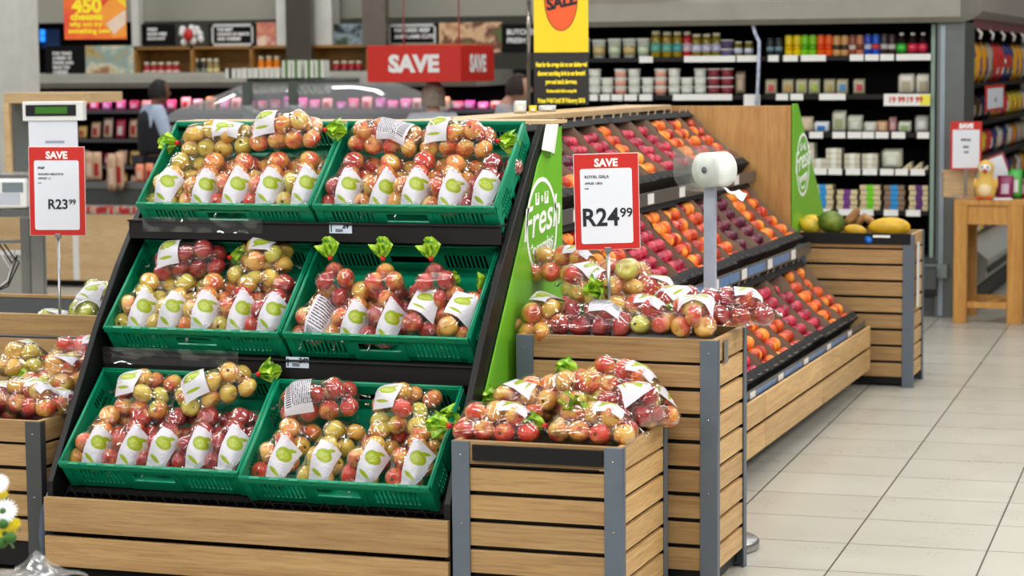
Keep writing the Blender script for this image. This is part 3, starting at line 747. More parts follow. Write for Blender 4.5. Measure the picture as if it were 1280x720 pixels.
def bag(key, M, tone, label, group, scale=1.0):
    nb_[0] += 1; r_ = random.Random(100 + nb_[0])
    if key not in PROTO: PROTO[key] = build_bag(*SPECS[key])[0]; root = PROTO[key]
    else:
        src = PROTO[key]; root = src.copy(); col.objects.link(root)
        for ch in KIDS[src.name]:
            c = ch.copy(); col.objects.link(c); c.parent = root
            for g_ in KIDS.get(ch.name, ()):
                d = g_.copy(); col.objects.link(d); d.parent = c
            if ch.name.startswith('apple'): c.color = tone_color(tone, r_)
    if key not in USED:
        USED.add(key)
        for ch in KIDS[PROTO[key].name]:
            if ch.name.startswith('apple'): ch.color = tone_color(tone, r_)
    root.matrix_world = M @ Matrix.Scale(scale, 4)
    tag(root, label, 'bag of apples', group)
    return root
def in_crate(ri, ci, u, v, wz, yaw, roll=0, pitch=0):
    return CR[(ri, ci)] @ Matrix.Translation((u, v, wz)) @ Matrix.Rotation(math.radians(yaw), 4, 'Z') @ Matrix.Rotation(math.radians(pitch), 4, 'X') @ Matrix.Rotation(math.radians(roll), 4, 'Y')
W0 = -0.098
tones = {(2, 0): ['yellow', 'peach', 'peach', 'peach', 'yellow'], (2, 1): ['red', 'peach', 'peach', 'peach', 'dark'], (1, 0): ['yellow', 'yellow', 'peach', 'mixed', 'red'],
         (1, 1): ['peach', 'peach', 'dark', 'red', 'peach'], (0, 0): ['peach', 'red', 'dark', 'dark', 'dark'], (0, 1): ['peach', 'yellow', 'mixed', 'peach']}
look = {'yellow': 'yellow-green', 'peach': 'pale orange-red', 'red': 'red', 'dark': 'dark red', 'mixed': 'mixed yellow and red', 'green': 'green'}
for (ri, ci), tn in tones.items():
    n = len(tn)
    for i, t in enumerate(tn):
        pitch = (CW - 0.03) / n; u = 0.015 + pitch * (i + 0.5) + 0.0
        key = ['f1', 'f2', 'f3', 'f1', 'f2'][(i + ri + ci) % 5]
        yaw = -15 + rnd.uniform(-4, 4); v = 0.160 + rnd.uniform(-0.006, 0.008) - (0.02 if (ri, ci) == (1, 1) else 0)
        if (ri, ci) == (1, 1) and i == 0: key = 'f4'
        if (ri, ci) == (1, 1) and i == 3: key = 'r7'
        if (ri, ci) == (1, 1) and i == 4: key = 'r7'; 
        extra = 'its label turned to the back, dense print showing' if key == 'f4' else 'green oval logo on its white label'
        if key == 'r7': extra = 'lying loosely at the right of the row'
        bag(key, in_crate(ri, ci, u, v, W0 + rnd.uniform(-0.004, 0.004), yaw, rnd.uniform(-6, 6)), t,
            'bag of %s apples, %s in front row of the %s crate' % (look[t], ORD[i], names[(ri, ci)]), 'bagged apples standing in the front rows of the green crates')
rear = {
 (2, 0): [('r1', 0.19, 0.325, -0.045, 96, 'yellow', 'left'), ('r1', 0.46, 0.335, -0.015, -86, 'peach', 'raised right')],
 (2, 1): [('r5', 0.17, 0.325, -0.035, 84, 'peach', 'left'), ('r1', 0.43, 0.325, -0.045, -92, 'peach', 'right')],
 (1, 0): [('r1', 0.20, 0.325, -0.05, -82, 'dark', 'left'), ('r6', 0.48, 0.325, -0.05, 88, 'yellow', 'right')],
 (1, 1): [('r4', 0.12, 0.235, -0.05, 24, 'red', 'left, tail up'), ('r4', 0.30, 0.235, -0.05, 14, 'peach', 'middle, tail up'), ('r4', 0.48, 0.235, -0.045, 20, 'red', 'right, tail up')],
 (0, 0): [('r2', 0.19, 0.315, -0.045, -94, 'mixed', 'left'), ('r1', 0.46, 0.325, -0.02, -62, 'yellow', 'right')],
 (0, 1): [('r5', 0.17, 0.325, -0.04, -78, 'red', 'left'), ('r2', 0.47, 0.315, -0.04, -98, 'mixed', 'right')],
}
for (ri, ci), L_ in rear.items():
    for (key, u, v, wz, yaw, t, where) in L_:
        bag(key, in_crate(ri, ci, u, v, wz, yaw, 0, 44 if (ri, ci) == (1, 1) else 0) @ Matrix.Scale(0.95 if (ri, ci) == (1, 1) else 1, 4), t, 'bag of %s apples lying across back of %s crate, %s' % (look[t], names[(ri, ci)], where), 'bagged apples lying across the backs of the green crates')
# free heaps: (key, px, py, Y, yaw, pitch, roll, tone, label); px,py = the heap's middle in the photograph, Y = its distance
def heap(px, py, Y, yaw, pitch=0, roll=0, dz=-0.05):
    p = P(px, py, Y); p.z += dz
    return Matrix.Translation(p) @ Matrix.Rotation(math.radians(yaw), 4, 'Z') @ Matrix.Rotation(math.radians(pitch), 4, 'X') @ Matrix.Rotation(math.radians(roll), 4, 'Y')
HEAPS = [
 ('r5', 742, 402, 7.09, 88, 0, 0, 'dark', 'bag of dark red apples with barcode label at front of the tall crate'),
 ('r6', 684, 395, 7.12, 60, 0, -25, 'peach', 'bag of apples leaning on the green panel at the left end of the tall crate'),
 ('r1', 795, 397, 7.10, 80, 0, 0, 'red', 'bag of red apples lying crosswise on the front rim of the tall crate, white label'),
 ('r3', 868, 402, 7.09, 10, 0, 0, 'peach', 'bag of pale apples at the right front corner of the tall crate'),
 ('r1', 912, 388, 7.26, 108, 0, 0, 'dark', 'bag of red striped apples hanging over the right rear corner of the tall crate'),
 ('r2', 845, 385, 7.27, -20, 0, 0, 'dark', 'bag of red apples behind the pale ones at the right of the tall crate'),
 ('r3', 735, 362, 7.16, 70, 10, 0, 'red', 'bag of apples atop the tall crate heap, left of the sign pole'),
 ('r4', 783, 352, 7.24, 160, 0, 0, 'red', 'bag of apples with green tail right behind the price sign pole'),
 ('r1', 705, 335, 7.30, 85, 0, 0, 'peach', 'topmost bag of apples at the back left of the tall crate, against the green panel'),
 ('r2', 810, 372, 7.30, 100, 0, 0, 'peach', 'bag of pale apples between sign pole and bag roll stand, tall crate'),
 # small crate
 ('r5', 0, 0, 0, 0, 0, 0, None, None),
 ('r1', 622, 532, 6.55, 92, 0, 0, 'red', 'bag of red apples along the front left rim of the short crate, label on top'),
 ('r1', 742, 533, 6.56, 88, 0, 0, 'mixed', 'bag of yellow and red apples along the front right rim of the short crate'),
 ('r3', 655, 510, 6.72, 80, 0, 0, 'peach', 'bag of apples at the back left of the short crate beside the steel post'),
 ('r1', 690, 498, 6.78, 95, 0, 0, 'peach', 'bag of striped apples in the middle of the short crate heap'),
 ('r4', 725, 492, 6.72, 190, 0, 0, 'red', 'bag of red apples, green tail pointing forward, middle of the short crate'),
 ('r1', 775, 478, 6.87, 85, 12, 0, 'peach', 'topmost bag of apples leaning on the tall crate, white label on its upper side'),
 ('r3', 788, 512, 6.72, -50, 0, 0, 'dark', 'bag of dark red apples near the right rim of the short crate'),
 ('r6', 808, 512, 6.86, 20, 0, 0, 'mixed', 'bag of apples at the right rear corner of the short crate'),
 # left crate
 ('r1', 40, 500, 6.74, 70, 0, 0, 'mixed', 'bag of apples on the right front rim of the dark framed left crate'),
 ('r3', 5, 508, 6.8, 20, 0, 0, 'red', 'bag of apples at the photo edge in the dark framed left crate, front'),
 ('r2', 75, 470, 7.02, 85, 0, 0, 'mixed', 'bag of apples with upright stalks at the rear right of the dark framed left crate'),
 ('r1', 105, 446, 7.14, 95, 0, 0, 'mixed', 'topmost bag of apples in the left crate, touching the black stand'),
 ('r6', 28, 452, 7.12, 60, 0, 0, 'yellow', 'bag of yellow and red apples at the rear left of the dark framed left crate'),
 ('r2', 70, 512, 6.88, 75, 0, 0, 'red', 'bag of red apples low in the middle of the dark framed left crate'),
]
for (key, px, py, Y, yaw, pi_, ro, t, lb) in HEAPS:
    if t is None: continue
    bag(key, heap(px, py, Y, yaw, pi_, ro), {'dark': 'red', 'red': 'mixed'}.get(t, t) if 'dark' not in lb else t, lb, 'bagged apples heaped in the wooden crates', 1.05)
# green apples in the oak rimmed bin
for (key, px, py, Y, yaw, pi_, lb) in (('r7', 126, 380, 7.70, -25, 30, 'bag of green apples standing up beside the black stand, green tail'),
                                       ('r3', 112, 400, 7.62, 20, 0, 'bag of green apples lying at the front right of the oak rimmed bin'),
                                       ('r2', 62, 412, 7.62, 95, 0, 'bag of green apples lying low in the oak rimmed bin by the sign pole')):
    bag(key, heap(px, py, Y, yaw, pi_, dz=-0.05), 'green', lb, 'bagged green apples in the oak rimmed bin', 1.08)
# ---------------------------------------------------------------- price signs on poles
def price_sign(px, py, Y, wpx, hpx, roll, lines, big, cents, label, foot_z, bigpos, pole_dx=0.0, small_bottom=False):
    c = P(px, py, Y); k = mpp(px, py, Y); W, H = wpx * k / 2, hpx * k / 2
    t = thing('price_sign', label, 'price sign', c); t.matrix_world = FACE_CAM(c) @ Matrix.Rotation(math.radians(roll), 4, 'Z')
    MB().box(-W - 0.002, W + 0.002, -H - 0.002, H + 0.002, -0.003, 0).build('clear_sleeve', M_WHITE, t, 0.0008)
    MB().box(-W, W, -H, H, 0, 0.0012).build('red_board', M_RED, t)
    m = MB(); r = 0.008; x0, x1, y0, y1 = -W * 0.82, W * 0.80, -H * 0.88, H * 0.70
    pts = []
    for cx_, cy_, a in ((x1 - r, y1 - r, 0), (x0 + r, y1 - r, 90), (x0 + r, y0 + r, 180), (x1 - r, y0 + r, 270)):
        for q in range(6): pts.append((cx_ + r * math.cos(math.radians(a + q * 18)), cy_ + r * math.sin(math.radians(a + q * 18))))
    m.prism(pts, 0.0012, 0.002, 'Z'); m.build('white_panel', M_PAPER, t)
    T = lambda x, y, z=0.0024: Matrix.Translation((x, y, z))
    text('save_word', 'SAVE', H * 0.225, M_WHITEINK, t, T(0, H * 0.745, 0.0014), bold=0.0014, sx=0.98)
    yy = H * 0.50
    for s_, sz in lines:
        text('small_print', s_, sz * H, M_INK, t, T(-W * 0.68, yy), 'LEFT', bold=sz * H * 0.02); yy -= sz * H * 1.55
    text('price_digits', big, bigpos[2] * H, M_INK, t, T(bigpos[0] * W, bigpos[1] * H), 'RIGHT', bold=0.0012 + 0.0007 * (bigpos[2] > 0.4), sx=0.95)
    text('price_cents', cents, bigpos[2] * H * 0.52, M_INK, t, T(bigpos[0] * W + 0.002, (bigpos[1] + bigpos[2] * 0.33) * H), 'LEFT', bold=0.0007)
    if small_bottom: text('small_print', 'while stocks last', H * 0.035, M_INK, t, T(0, -H * 0.80))
    L_ = (c.z - H) - foot_z
    MB().tube([(pole_dx, -H - L_, -0.006), (pole_dx, -H + 0.02, -0.006)], 0.0055, 10).build('pole', M_METAL, t)
    MB().box(pole_dx - 0.011, pole_dx + 0.011, -H - 0.012, -H + 0.006, -0.012, 0.004).build('clip', M_METAL, t, 0.001)
    return t
price_sign(758.5, 252, 7.08, 80, 119, 1.2, [('ROYAL GALA', 0.085), ('APPLES 1.5KG', 0.062), ('each', 0.045)], 'R24', '99',
           'red and white price sign on a thin pole in the tall crate, price R24 99', 0.80, (0.38, -0.50, 0.52))
price_sign(71.5, 239, 7.50, 69, 110, -0.5, [('PNP', 0.085), ('GOLDEN DELICIOUS', 0.062), ('APPLES 1.5', 0.062), ('each', 0.045)], 'R23', '99',
           'red and white price sign on a pole in the oak rimmed bin, price R23 99', 0.45, (0.40, -0.40, 0.31))
# ---------------------------------------------------------------- the stone fruit display on the right
M_CARD_B = simple('black_cardboard', srgb(34, 34, 34), 0.75, spec=0.3)
M_CARD_I = simple('brown_cardboard_inside', srgb(140, 118, 100), 0.85, spec=0.2, var=0.08)
M_TAB = simple('tan_cardboard_tab', srgb(190, 168, 138), 0.8)
SX, SY = -2.5, 9.6
sf = thing('stone_fruit_stand', 'long stepped stand of stone fruit trays with oak end board and oak plinth', 'display stand', (SX, SY, 0))
YN, YF = 7.65, 11.72
def eb(m, x0, x1, y0, y1, z0, z1, mi=0): return m.box(x0 - SX, x1 - SX, y0 - SY, y1 - SY, z0, z1, mi)
m = MB()
for a_, b_ in ((7.68, 9.17), (9.175, 10.42), (10.425, 11.70)):
    eb(m, -2.036, -2.02, a_, b_ - 0.006, 0.227, 0.332); eb(m, -2.036, -2.02, a_, b_ - 0.006, 0.105, 0.210)
m.build('plinth_front', M_OAKY_LIT, sf, 0.002)
m = MB(); eb(m, -2.05, -2.04, YN, 11.70, 0.11, 0.33); m.build('plinth_backing', M_BLACK_MATT, sf)
m = MB(); eb(m, -3.4, -2.75, YN + 0.1, 11.70, 0.0, 0.62); eb(m, -3.4, -2.45, YN, 11.70, 0.25, 0.60); eb(m, -3.4, -2.76, YN, 11.70, 0.6, 1.0); eb(m, -3.4, -3.03, YN, 11.70, 1.0, 1.44)
m.build('core', M_BLACK_MATT, sf)
m = MB(); m.prism([(x - SX, z) for x, z in ((-2.05, 0.12), (-2.05, 0.34), (-2.34, 0.68), (-2.38, 0.74), (-2.62, 1.06), (-2.66, 1.12), (-3.0, 1.44), (-3.4, 1.46), (-3.4, 0.12))], YN - SY - 0.02, YN - SY, 'Y'); m.build('side_panel', M_BLACK, sf)
m = MB(); eb(m, -3.36, -3.10, 7.68, 11.72, 1.462, 1.488); m.build('ridge_cap', M_PALEWOOD, sf, 0.003)
m = MB(); eb(m, -3.36, -2.455, 11.72, 11.745, 0.10, 1.482); m.build('end_board', M_OAKZ, sf, 0.002)
TIERS = [('bottom', -2.08, 0.375, 0.35, 43.5), ('middle', -2.37, 0.782, 0.755, 43.0), ('top', -2.665, 1.175, 1.13, 39.5)]
M_RAIL = simple('rail_grey', srgb(96, 94, 92), 0.35, 0.3); M_LCD = simple('blue_price_film', srgb(90, 130, 180), 0.3, var=0.3, scale=18)
TL, TW = 0.435, 0.302
def tray_mesh():
    m = MB(); h = 0.088; t = 0.004
    m.box(0, TW, 0, TL, 0, t, 1)
    for x in (0, TW - t):
        m.prism([(0, 0), (0, h), (0.10, h), (0.13, h - 0.012), (TL - 0.13, h - 0.012), (TL - 0.10, h), (TL, h), (TL, 0)], x, x + t / 2 if x == 0 else x + t, 'X', 0)
    for x in (t / 2, TW - t - 0.0015):
        m.prism([(0.004, t), (0.004, h), (0.10, h + 0.001), (0.13, h - 0.011), (TL - 0.13, h - 0.011), (TL - 0.10, h + 0.001), (TL - 0.004, h), (TL - 0.004, t)], x, x + 0.0015, 'X', 1)
    for y in (0, TL - t):
        m.box(0, TW, y, y + t, 0, h + 0.004, 0)
        m.box(0.0, TW, min(y, y + (0.045 if y == 0 else -0.04)), max(y + t, y + (0.045 if y == 0 else -0.04)), h, h + 0.003, 0)
    for x in (0.07, 0.2):
        m.box(x, x + 0.05, 0.018, 0.03, h + 0.003, h + 0.004, 0)
        m.add([(x, 0.012, h + 0.004), (x + 0.035, 0.012, h + 0.004), (x + 0.03, 0.004, h + 0.022), (x + 0.006, 0.004, h + 0.02)], [(0, 1, 2, 3)], 2)
        m.add([(x, TL - 0.012, h + 0.004), (x + 0.035, TL - 0.012, h + 0.004), (x + 0.03, TL + 0.002, h + 0.03), (x + 0.006, TL + 0.002, h + 0.03)], [(0, 1, 2, 3)], 2)
    return m.mesh('fruit_tray', [M_CARD_B, M_CARD_I, M_TAB])
TME = tray_mesh()
def fruit_mat(name, c1, c2, rough=0.4, sc_=18, lo=0.4, hi=0.62):
    m, nt, b = newmat(name); L = nt.links.new; N = nt.nodes.new
    oi = N('ShaderNodeObjectInfo'); tc = N('ShaderNodeTexCoord'); ad = N('ShaderNodeVectorMath'); ad.operation = 'ADD'; mu = N('ShaderNodeMath'); mu.operation = 'MULTIPLY'; mu.inputs[1].default_value = 31
    L(oi.outputs['Random'], mu.inputs[0]); L(tc.outputs['Object'], ad.inputs[0]); L(mu.outputs[0], ad.inputs[1])
    n = N('ShaderNodeTexNoise'); n.inputs['Scale'].default_value = sc_; n.inputs['Detail'].default_value = 3; L(ad.outputs[0], n.inputs['Vector'])
    r = N('ShaderNodeValToRGB'); r.color_ramp.elements[0].position = lo; r.color_ramp.elements[0].color = c1; r.color_ramp.elements[1].position = hi; r.color_ramp.elements[1].color = c2
    L(n.outputs['Fac'], r.inputs[0]); L(r.outputs[0], b.inputs['Base Color']); b.inputs['Roughness'].default_value = rough
    return m
M_PEACH = fruit_mat('yellow_peach_skin', srgb(246, 158, 50), srgb(222, 84, 34), 0.55)
M_NECT = fruit_mat('nectarine_skin', srgb(226, 96, 40), srgb(166, 24, 32), 0.28)
M_PINK = fruit_mat('pink_plum_skin', srgb(206, 56, 78), srgb(140, 18, 50), 0.3)
M_PLUM = fruit_mat('dark_plum_skin', srgb(120, 26, 54), srgb(70, 18, 44), 0.3)
def fruit_mesh(name, mat, R, sq=0.95, cleft=0.1):
    m = MB(); n = 14; vs = []; fs = []; K = 9
    for i in range(K + 1):
        t = PI * i / K
        for k in range(n):
            a = 2 * PI * k / n; r = R * math.sin(t) * (1 - cleft * math.exp(-(((a + PI) % (2 * PI) - PI) / 0.35) ** 2) * math.sin(t))
            z = -R * sq * math.cos(t) - 0.18 * R * math.exp(-((PI - t) / 0.4) ** 2)
            vs.append((r * math.cos(a), r * math.sin(a), z))
    for i in range(K):
        for k in range(n):
            a0 = i * n + k; a1 = i * n + (k + 1) % n; fs.append((a0, a1, a1 + n, a0 + n))
    m.add(vs, fs, 0, True); return m.mesh(name, [mat])
FR = {'peach': (fruit_mesh('peach', M_PEACH, 0.034), 'peach', 'orange yellow peach'), 'nectarine': (fruit_mesh('nectarine', M_NECT, 0.032), 'nectarine', 'orange red nectarine'),
      'pink': (fruit_mesh('plum', M_PINK, 0.030, 1.0, 0.06), 'plum', 'pinkish red plum'), 'dark': (fruit_mesh('plum_dark', M_PLUM, 0.031, 1.0, 0.05), 'plum', 'dark purple plum')}
PLAN = {'top': ['peach', 'dark', 'pink', 'peach', 'dark', 'pink', 'pink', 'peach', 'pink', 'pink', 'peach', 'nectarine', 'nectarine', 'peach'],
        'middle': ['pink', 'peach', 'peach', 'nectarine', 'pink', 'pink', 'peach', 'nectarine', 'nectarine', 'dark', 'dark', 'peach', 'peach', 'nectarine'],
        'bottom': ['pink', 'pink', 'pink', 'pink', 'pink', 'pink', 'peach', 'peach', 'nectarine', 'pink', 'pink', 'peach', 'nectarine', 'nectarine']}
nF = 0
for (tn, X0, Z0, zr, deg) in TIERS:
    th = math.radians(deg); e1, e2 = Vector((0, 1, 0)), Vector((-math.cos(th), 0, math.sin(th))); e3 = Vector((math.sin(th), 0, math.cos(th)))
    M0 = Matrix((e1, e2, e3)).transposed().to_4x4()
    # sloping shelf
    m = MB(); Ms = M0.copy(); Ms.translation = Vector((X0 - SX, YN - SY, Z0)) - e3 * 0.094
    m.box(0, YF - YN, 0.0, TL, -0.012, 0, M=Ms); m.build('shelf', M_BLACK_METAL, sf)
    m = MB(); eb(m, X0 + 0.022, X0 + 0.032, YN, 11.70, zr - 0.045, zr + 0.012); m.build('price_rail', M_RAIL, sf, 0.001)
    yv = 7.9
    while yv < 11.6:
        eb(MB(), X0 + 0.032, X0 + 0.0335, yv, yv + 0.10, zr - 0.04, zr + 0.006).build('price_card', M_WHITE, sf); yv += 0.55
    if tn != 'top':
        yv = 8.02
        while yv < 11.3:
            eb(MB(), X0 + 0.032, X0 + 0.033, yv, yv + 0.38, zr - 0.036, zr + 0.004).build('price_film', M_LCD, sf); yv += 0.55
    yv = YN + 0.03; k = 0
    while yv + TW < YF + 0.05 and k < 14:
        ry = 7.72 if tn == 'top' else 7.62
        M = M0.copy(); M.translation = Vector((X0, yv + rnd.uniform(-0.003, 0.003), Z0)) - e3 * 0.084 + e2 * rnd.uniform(0, 0.012)
        hidden = (tn == 'top' and yv < 8.2) or (tn == 'bottom' and yv < 8.7)
        if not hidden:
            kind = PLAN[tn][k]
            tr = link('fruit_tray', TME, M=M)
            fm, fc, fd = FR[kind]
            tag(tr, 'black cardboard tray of %ss, %s from the near end of the %s tier' % (fd, ORD[k], tn), 'tray', 'cardboard trays on the stone fruit stand')
            r_ = random.Random(hash((tn == 'top', k, X0)) & 0xffff)
            sp_ = {'peach': 0.067, 'nectarine': 0.066, 'pink': 0.0605, 'dark': 0.062}[kind]
            for a_ in range(int((TL - 0.085) / sp_) + 1):
                for b_ in range(4):
                    if r_.random() < 0.07: continue
                    if b_ == 0: continue
                    kk = kind
                    if kind in ('peach', 'nectarine') and r_.random() < 0.3: kk = 'nectarine' if kind == 'peach' else 'peach'
                    me, cat_, ds = FR[kk]
                    x = 0.046 + b_ * 0.068 + (0.01 if a_ % 2 else -0.004) + r_.uniform(-0.002, 0.002); y = 0.042 + a_ * sp_ + r_.uniform(-0.002, 0.002)
                    o = link(cat_, me, M=M @ Matrix.Translation((min(x, TW - 0.04), y, 0.034 + 0.004 + r_.uniform(0, 0.014))) @ Matrix.Rotation(r_.uniform(0, 6), 4, 'X') @ Matrix.Rotation(r_.uniform(0, 6), 4, 'Y'))
                    tag(o, '%s loose in the %s tray from the near end of the %s tier' % (ds, ORD[k], tn), cat_, '%ss in the %s tray of the %s tier' % (ds, ORD[k], tn)); nF += 1
        yv += TW + 0.006; k += 1
# far green panel of the stand behind
fg = thing('green_display_panel', 'lime green panel with white round badge at the far end, beside the oak end board', 'display panel', (-2.455, 12.2, 0))
m = MB(); A = [onp for onp in ((11.76, 0.5), (11.76, 1.49), (11.86, 1.49), (12.62, 0.84), (12.62, 0.5))]
m.prism([(y - 12.2, z) for y, z in A], 0, 0.012, 'X'); gpan = m.build('panel', M_LIME, fg)
fresh_badge(fg, Matrix.Translation((0.0125, -0.205, 1.16)) @ SIDE((0, 0, 0)), 1.0)

# melons and roots in the end crate
M_MELG = fruit_mat('green_melon_rind', srgb(120, 136, 40), srgb(70, 96, 30), 0.5, 14)
M_MELY = fruit_mat('yellow_melon_rind', srgb(226, 178, 30), srgb(186, 150, 30), 0.45, 16, 0.3, 0.7)
M_PAPAYA = fruit_mat('papaya_skin', srgb(232, 190, 40), srgb(150, 150, 36), 0.45, 12)
M_ROOT = fruit_mat('tan_root_skin', srgb(178, 130, 78), srgb(140, 96, 54), 0.7, 30)
def melon(name, px, py, Y, wpx, hpx, mat, label, cat, rot=0, ribs=0):
    c = P(px, py, Y); k = mpp(px, py, Y); rx, rz = wpx * k / 2, hpx * k / 2
    m = MB(); vs = []; fs = []; n = 24; K = 16
    for i in range(K + 1):
        t = PI * i / K
        for q in range(n):
            a = 2 * PI * q / n; rr = 1 + (0.02 * math.cos(ribs * a) if ribs else 0) + 0.02 * noise.noise(Vector((math.cos(a), math.sin(a), t * 2 + px)))
            vs.append((-rx * math.cos(t) * (1 + 0.05 * math.cos(t)), rz * math.sin(t) * math.cos(a) * rr, rz * math.sin(t) * math.sin(a) * rr))
    for i in range(K):
        for q in range(n):
            a0 = i * n + q; a1 = i * n + (q + 1) % n; fs.append((a0, a1, a1 + n, a0 + n))
    m.add(vs, fs, 0, True); o = m.build(name, mat); o.location = c; o.rotation_euler = (0, math.radians(rot), 0.15)
    m2 = MB(); m2.tube([(-rx * 1.02, 0, 0), (-rx * 1.02 - 0.012, 0.002, 0.005)], 0.006, 7, 0); m2.build('stalk', M_STEM, o)
    return tag(o, label, cat)
melon('melon', 1040, 278, 11.93, 34, 29, M_MELG, 'round mottled green melon in the end crate', 'melon', 20, 10)
melon('melon', 1113, 284, 11.93, 52, 25, M_MELY, 'large oval yellow melon at the right of the end crate', 'melon', 0)
melon('papaya', 1012, 282, 11.92, 30, 17, M_PAPAYA, 'yellow papaya with green patches at the left of the end crate', 'papaya', 25)
melon('papaya', 1018, 276, 12.02, 28, 15, M_PAPAYA, 'greenish papaya lying behind the yellow one, left in the end crate', 'papaya', 12)
melon('melon', 1070, 288, 11.88, 28, 15, M_MELY, 'small yellow melon between the green and the large yellow melon', 'melon', 10)
for i, (px, py, dx) in enumerate(((1070, 272, 0.02), (1078, 276, -0.01))):
    c = P(px, py, 12.02 + 0.04 * i); m = MB()
    m.tube([c - c + Vector((-0.055, 0, -0.045)), Vector((-0.02, 0, -0.005)), Vector((0.01, 0, 0.02)), Vector((0.045, 0, 0.0)), Vector((0.07, 0.01, -0.03))] if i else [Vector((-0.06, 0, -0.04)), Vector((-0.03, 0, -0.01)), Vector((0.0, 0, 0.03)), Vector((0.012, 0, 0.052))], [0.016, 0.026, 0.024, 0.022, 0.012] if i else [0.018, 0.026, 0.02, 0.008], 10)
    tag(m.build('sweet_potato', M_ROOT, loc=c), ('tan knobbly root pointing up' if i == 0 else 'tan curved root lying in front') + ' behind the small yellow melon', 'root vegetable')

# bag roll on its pole
bx = P(893, 300, 7.66); rs = thing('bag_roll_stand', 'clear plastic bag dispenser on a pole behind the tall crate', 'bag dispenser', (bx.x, 7.66, 0))
k = mpp(890, 210, 7.66)
def rz(py): return P(893, py, 7.66).z
m = MB(); m.lathe([(0.155, 0.0), (0.16, 0.01), (0.16, 0.03), (0.15, 0.038), (0.03, 0.042)], n=32); m.build('base_disc', M_METAL, rs)
MB().box(-0.021 - 0.015, 0.021 - 0.015, -0.012, 0.012, 0.04, rz(228)).build('pole', simple('pale_blue_grey_pole', srgb(176, 184, 204), 0.35, 0.2), rs, 0.002)
MZ = rz(212); RR = 22 * k
rollM = Matrix.Translation((0.0, 0, MZ)) @ Matrix.Rotation(math.radians(-30), 4, 'Z') @ Matrix.Rotation(PI / 2, 4, 'X')
m = MB(); m.lathe([(0.014, -0.05), (RR, -0.05), (RR, 0.05), (0.014, 0.05)], n=36, M=rollM)
m.build('bag_roll', simple('roll_film', srgb(226, 232, 226), 0.35, var=0.03, scale=60), rs)
m = MB(); m.lathe([(0.0, -0.053), (0.012, -0.053), (0.012, 0.053), (0.0, 0.053)], n=16, M=rollM); m.build('core_pin', simple('grey_core', srgb(90, 96, 100), 0.5), rs)
hl, hr = -46 * k, 12 * k; hM = Matrix.Rotation(math.radians(0), 4, 'Z')
m = MB(); zt_, zb_ = rz(183), rz(238)
for yy in (-0.075, 0.075):
    pts = [(hl, zt_), (hr, zt_ + 0.0), (hr, zb_ + 0.02), (hr - 0.02, zb_)] + [(hl + 0.07 + 0.07 * math.cos(math.radians(a_)), zb_ + 0.06 + 0.06 * math.sin(math.radians(a_))) for a_ in range(270, 179, -15)]
    m.prism(pts, yy, yy + 0.003, 'Y')
m.box(hl, hl + 0.003, -0.075, 0.075, zb_ + 0.06, zt_); m.box(hl + 0.07, hr, -0.075, 0.075, zb_, zb_ + 0.003)
m.build('clear_housing', M_CLEAR, rs)
m = MB(); vs = []; fs = []
for i in range(7):
    for j_ in range(4):
        vs.append((0.03 + i * 0.014, -0.055 + 0.006 * math.sin(i + j_) + 0.02 * j_, MZ - 0.055 - 0.008 * i + 0.012 * j_ * (i - 2) / 6 + 0.006 * math.sin(i * 2)))
for i in range(6):
    for j_ in range(3):
        a0 = i * 4 + j_; fs.append((a0, a0 + 1, a0 + 5, a0 + 4))
m.add(vs, fs, 0, True); m.build('loose_film_end', M_WHITE, rs)
# ================================================================ background, right: the chilled wall
def B(m, px0, px1, py0, py1, Y, d=0.02, mi=0, org=None):
    """box whose front face fills the photo rectangle at distance Y, d deep away from us"""
    A_ = P(px0, (py0 + py1) / 2, Y); C_ = P(px1, (py0 + py1) / 2, Y); zt = P((px0 + px1) / 2, py0, Y).z; zb = P((px0 + px1) / 2, py1, Y).z
    o = org or Vector((0, 0, 0)); return m.box(A_.x - o.x, C_.x - o.x, Y - o.y, Y + d - o.y, zb - o.z, zt - o.z, mi)
FY = 15.2
fx0, fx1 = P(676, 60, FY).x, P(1167, 60, FY).x
M_CANOPY = simple('canopy_grey', srgb(150, 148, 138), 0.4)
M_GLASSEDGE = simple('greenish_edge', srgb(140, 162, 150), 0.3)
fr = thing('chilled_wall_cabinet', 'tall black chilled wall cabinet with grey canopy, shelves of jars, cans and packs', 'refrigerated cabinet', (0, FY, 0))
SH = [1.752, 1.49, 1.232, 0.985, 0.71, 0.42]
m = MB(); m.box(fx0, fx1, 0.75, 0.8, 0, 2.0); m.box(fx0, fx0 + 0.03, 0, 0.75, 0, 2.0); m.box(fx1 - 0.03, fx1, 0.02, 0.75, 0.35, 2.0); m.box(fx0, fx1, 0, 0.75, 1.98, 2.0); m.build('carcass', M_BLACK_MATT, fr)
m = MB(); m.prism([(-0.12, 1.965), (-0.18, 2.0), (-0.18, 2.12), (-0.10, 2.2), (0.75, 2.24), (0.75, 2.01), (-0.06, 1.965)], fx0, P(1205, 20, FY).x, 'X'); m.build('canopy', M_CANOPY, fr)
m = MB(); m.box(fx0, P(850, 5, FY).x, -0.16, -0.1, 2.19, 2.34); m.build('red_header', M_RED, fr)
m = MB(); m.prism([(-0.02, 0.0), (-0.02, 0.13), (-0.14, 0.2), (-0.14, 0.33), (0.0, 0.40), (0.75, 0.40), (0.75, 0.0)], fx0, fx1 + 0.05, 'X'); m.build('base_bumper', simple('dark_grey_base', srgb(70, 74, 76), 0.4), fr)
for z in SH:
    s_ = MB().box(fx0 + 0.03, fx1 - 0.03, 0.0, 0.7, z - 0.03, z).build('shelf', M_BLACK_METAL, fr)
